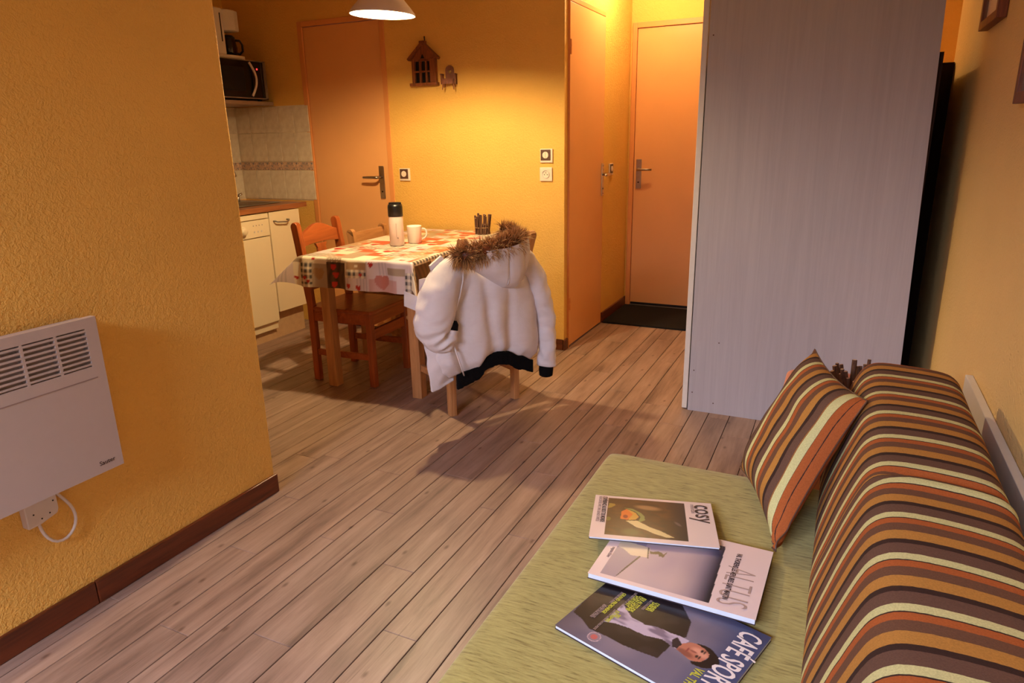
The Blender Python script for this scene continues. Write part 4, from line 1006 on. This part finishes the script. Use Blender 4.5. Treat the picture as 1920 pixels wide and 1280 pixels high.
def cov1(U, V):
    c = np.tile(WH, (len(U), 1)); inside = ((U > .12) & (U < .77) & (V > .075) & (V < .945)).astype(float)
    n = nz(U, V, 7, 1.5); n2 = nz(U, V, 16, 4.2)
    p = np.tile(S(40, 26, 20), (len(U), 1)); p = blend(p, S(78, 52, 30), np.clip(n*1.4+.1, 0, 1)); p = blend(p, S(24, 22, 22), np.clip(-n2*1.5, 0, .8))
    p = blend(p, S(34, 30, 36), soft(.66-U, .1))
    Vm = (V-.5)*.88+.49
    p = blend(p, S(140, 124, 56), poly(U, Vm, [(.13, .76), (.175, .75), (.185, .72), (.15, .66), (.12, .64)])); p = blend(p, S(96, 96, 40), ell(U, Vm, .135, .42, .02, .04))
    p = blend(p, S(66, 74, 46), ell(U, Vm, .33, .2, .07, .06, 0, .8)); p = blend(p, S(140, 112, 80), ell(U, Vm, .46, .71, .10, .045, -8, .7))
    p = blend(p, S(122, 136, 78), poly(U, Vm, [(.26, .672), (.334, .665), (.40, .59), (.433, .52), (.436, .44), (.40, .40), (.38, .405), (.40, .5), (.36, .6)]))
    p = blend(p, S(196, 150, 60), poly(U, Vm, [(.29, .645), (.36, .58), (.385, .50), (.36, .44), (.30, .42), (.31, .5)]))
    p = blend(p, S(206, 104, 30), poly(U, Vm, [(.238, .586), (.281, .652), (.336, .546), (.296, .426), (.235, .434)])); p = blend(p, S(130, 30, 18), ell(U, Vm, .275, .49, .02, .035, 0, .3))
    p = blend(p, S(206, 190, 140), poly(U, Vm, [(.279, .405), (.373, .421), (.476, .314), (.559, .259), (.664, .159), (.606, .149), (.509, .198), (.443, .255), (.367, .294)]))  # cream sweep: part cover print, part gloss reflection painted in
    p = blend(p, S(92, 84, 92), ell(U, Vm, .70, .42, .015, .045, 30, .6))
    return c*(1-inside[:, None])+p*inside[:, None]
def cov2(U, V):
    c = np.tile(S(226, 204, 204), (len(U), 1)); inside = ((U > .068) & (U < .738-.03*V) & (V > .045) & (V < .90)).astype(float)
    n = nz(U, V, 3, 2.5)
    p = np.tile(S(176, 156, 172), (len(U), 1)); p = blend(p, S(200, 176, 176), np.clip(n+.3, 0, 1)); k = np.clip((U-.48)/.27, 0, 1)
    p = blend(p, S(58, 66, 118), k**1.2); p = blend(p, S(30, 28, 44), np.clip((U-.60)/.12, 0, 1)**1.5)
    p = blend(p, S(138, 124, 150), poly(U, V, [(.065, .04), (.165, .04), (.24, .415), (.24, .93), (.065, .93)])*.75)
    p = blend(p, S(222, 204, 176), poly(U, V, [(.06, .49), (.113, .47), (.182, .401), (.239, .415), (.292, .426), (.27, .58), (.06, .6)])*.9)
    p = blend(p, S(66, 50, 52), poly(U, V, [(.164, .05), (.173, .07), (.245, .417), (.233, .42), (.19, .21)]))
    p = blend(p, S(86, 72, 62), poly(U, V, [(.255, .58), (.265, .58), (.294, .414), (.286, .412)]))
    p = blend(p, S(96, 82, 58), poly(U, V, [(.275, .535), (.30, .53), (.327, .56), (.352, .55), (.37, .53), (.385, .59), (.376, .475), (.366, .49), (.346, .488), (.34, .515), (.323, .505), (.291, .492)]))
    return c*(1-inside[:, None])+p*inside[:, None]
def cov3(U, V):
    n = nz(U, V, 5, 3.5); c = np.tile(S(112, 104, 124), (len(U), 1)); c = blend(c, S(140, 126, 138), np.clip(n+.25, 0, 1)); c = blend(c, S(70, 60, 72), np.clip(1-U*3.2, 0, 1)*.7)
    c = blend(c, S(70, 76, 112), np.clip((U-.72)/.14, 0, 1)*.95); c = blend(c, S(64, 68, 100), soft(.88-V, .12)*.6)
    JK = [(-.01, .62), (.011, .225), (.089, .202), (.17, .148), (.285, .164), (.382, .163), (.5, .19), (.598, .219), (.60, .38), (.616, .498), (.636, .562), (.595, .743), (.47, .90), (.3, 1.01), (-.01, 1.01)]
    c = blend(c, S(34, 26, 29), poly(U, V, JK)); c = blend(c, S(62, 50, 54), np.clip(nz(U, V, 9, 8.5)*1.2, 0, .35)*poly(U, V, JK))
    SH = [(.203, .465), (.201, .579), (.24, .539), (.306, .482), (.404, .475), (.469, .516), (.55, .522), (.593, .536), (.666, .54), (.635, .392), (.542, .416), (.445, .363), (.354, .359), (.267, .334), (.199, .289)]
    c = blend(c, S(186, 170, 190), poly(U, V, SH)); c = blend(c, S(104, 88, 112), np.clip(nz(U*1.0, V*2.2, 11, 1.5)*2.4, 0, .85)*poly(U, V, SH))
    c = blend(c, S(46, 34, 42), poly(U, V, [(.585, .461), (.598, .517), (.646, .468), (.64, .40), (.612, .396)]))
    FA = [(.644, .482), (.679, .532), (.721, .557), (.778, .531), (.808, .504), (.801, .45), (.785, .371), (.73, .358), (.642, .392)]
    c = blend(c, S(184, 116, 94), poly(U, V, FA)); c = blend(c, S(212, 150, 126), ell(U, V, .755, .475, .05, .035, -20, .6)*poly(U, V, FA)); c = blend(c, S(140, 82, 68), ell(U, V, .69, .40, .05, .03, -8, .6)*poly(U, V, FA))
    for ex_, ey_ in ((.752, .425), (.758, .50)): c = blend(c, S(52, 36, 36), ell(U, V, ex_, ey_, .008, .017, 0, .6)); c = blend(c, S(70, 46, 42), ell(U, V, ex_+.016, ey_, .005, .022, 0, .6))
    c = blend(c, S(150, 86, 74), ell(U, V, .722, .455, .022, .010, 0, .6)); c = blend(c, S(140, 70, 66), ell(U, V, .69, .445, .006, .026, 0, .5))
    c = blend(c, S(40, 28, 28), poly(U, V, [(.70, .55), (.746, .568), (.793, .566), (.844, .523), (.871, .473), (.866, .4), (.819, .345), (.76, .33), (.74, .35), (.787, .39), (.805, .45), (.80, .505), (.765, .535)]))
    r = np.hypot((U-.234)*.319, (V-.097)*.2329); c = blend(c, S(206, 180, 184), ((r < .0125) & (r > .0112)).astype(float)); c = blend(c, S(160, 132, 140), (r < .0112).astype(float)*.5); c = blend(c, S(190, 92, 86), (r < .0065).astype(float)*.9)
    return c
m3 = magazine('magazine', (-.4084+.319/2*.9573+.2329/2*.288, 1.008-.319/2*.289+.2329/2*.9576), -16.8, .319, .2329, .008, 0, 'dark magazine with a suited man on its cover, nearest of the three magazines', cov3, .0014, ZM+.0015)
m2 = magazine('magazine', (-.228, 1.2816), -1.8, .331, .253, .012, -1.6, 'white magazine with a blue snow photo on the cover, in the middle of the three', cov2, .0014, ZM+.0125)
m1 = magazine('magazine', (-.3275, 1.421), 14.6, .282, .222, .005, -4.6, 'white magazine with a dark brown cover photo, farthest of the three on the sofa bed', cov1, .0013, ZM+.0212)
D90 = R(-90)
def cover_text(mag, w, h, th, s, u, v, size, mat, xs=1, bold=0, rot=-90):
    text('lettering', s, mag, ((u-.5)*w, (v-.5)*h, th+.0017), R(rot), size, mat, xs, bold, thick=.00015)
a1 = (m1, .282, .222, .005); a2 = (m2, .331, .253, .012); a3 = (m3, .319, .2329, .008)
cover_text(*a1, 'cosy', .853, .925, .066, M['ink'], .80, .0004)
cover_text(*a1, 'mountain', .82, .92, .016, M['ink_grey'], .8)
cover_text(*a1, "L'EXPÉRIENCE AU BOUT DU MONDE", .072, .955, .0145, M['ink'], .58, .0003)
cover_text(*a1, 'RENCONTRE AVEC UNE GRANDE FAMILLE', .036, .95, .0115, M['ink_grey'], .62)
cover_text(*a2, 'VAL THORENS LES MENUIRES SAINT MARTIN', .795, .83, .015, M['ink'], .58, .0003)
cover_text(*a2, 'ALTUS', .765, .62, .085, M['emboss'], .56, -.0014)
cover_text(*a2, "magazine d'hiver", .045, .455, .0105, M['ink_grey'], .62)
cover_text(*a3, 'CAFÉ SPORTS', .852, .93, .058, M['ink_white'], .52, .0009)
cover_text(*a3, 'VAL THORENS', .79, .325, .022, M['ink_yellow'], .62, .0005)
for (u, v, ln) in ((.145, .70, 'GRAND FROID'), (.146, .47, 'NEIGE'), (.205, .47, 'EXTREMES'), (.23, .44, 'SKI'), (.215, .74, 'PORTRAIT'), (.24, .755, "D'UN HOMME"), (.265, .755, 'EN ALTITUDE'), (.33, .76, 'SAISON'), (.352, .77, "D'HIVER")):
    cover_text(*a3, ln, u, v, .0105, M['ink_yellow'], .8, .0003)
for (u, v, ln) in ((.13, .70, 'ENTRETIEN AVEC'), (.20, .77, 'LES GENS DE LA VALLEE'), (.31, .77, 'EN COULISSES'), (.113, .47, 'REPORTAGE DANS'), (.128, .47, 'LA HAUTE VALLEE'), (.192, .47, 'LES PLUS BEAUX HORS-PISTE')):
    cover_text(*a3, ln, u, v, .007, M['ink_grey'], .8, .0001)

# labels on parts that look different from the rest of their thing
for pn_, cn_, lb_ in (('vacuum_flask', 'cap', 'black screw cap'), ('jacket', 'fur_trim', 'brown fur trim along the hood edge'), ('jacket', 'hem_band', 'black ribbed hem band'), ('jacket', 'cuff', 'black ribbed cuff'),
                      ('wardrobe', 'sliding_door', 'white edge of the sliding door'), ('wardrobe', 'side_panel', 'grey wood-grain side panel'), ('sofa_bed', 'mattress', 'green chenille mattress'), ('sofa_bed', 'backboard', 'white board along the wall'),
                      ('microwave', 'display_lamp', 'small red lamp'), ('coffee_maker', 'jug', 'dark glass jug'), ('wall_heater', 'cable', 'white looped cable'), ('magazine', 'pages', 'white page block')):
    for o_ in scene.objects:
        if o_.parent and o_.name.split('.')[0] == cn_ and o_.parent.name.split('.')[0] == pn_: o_['label'] = lb_
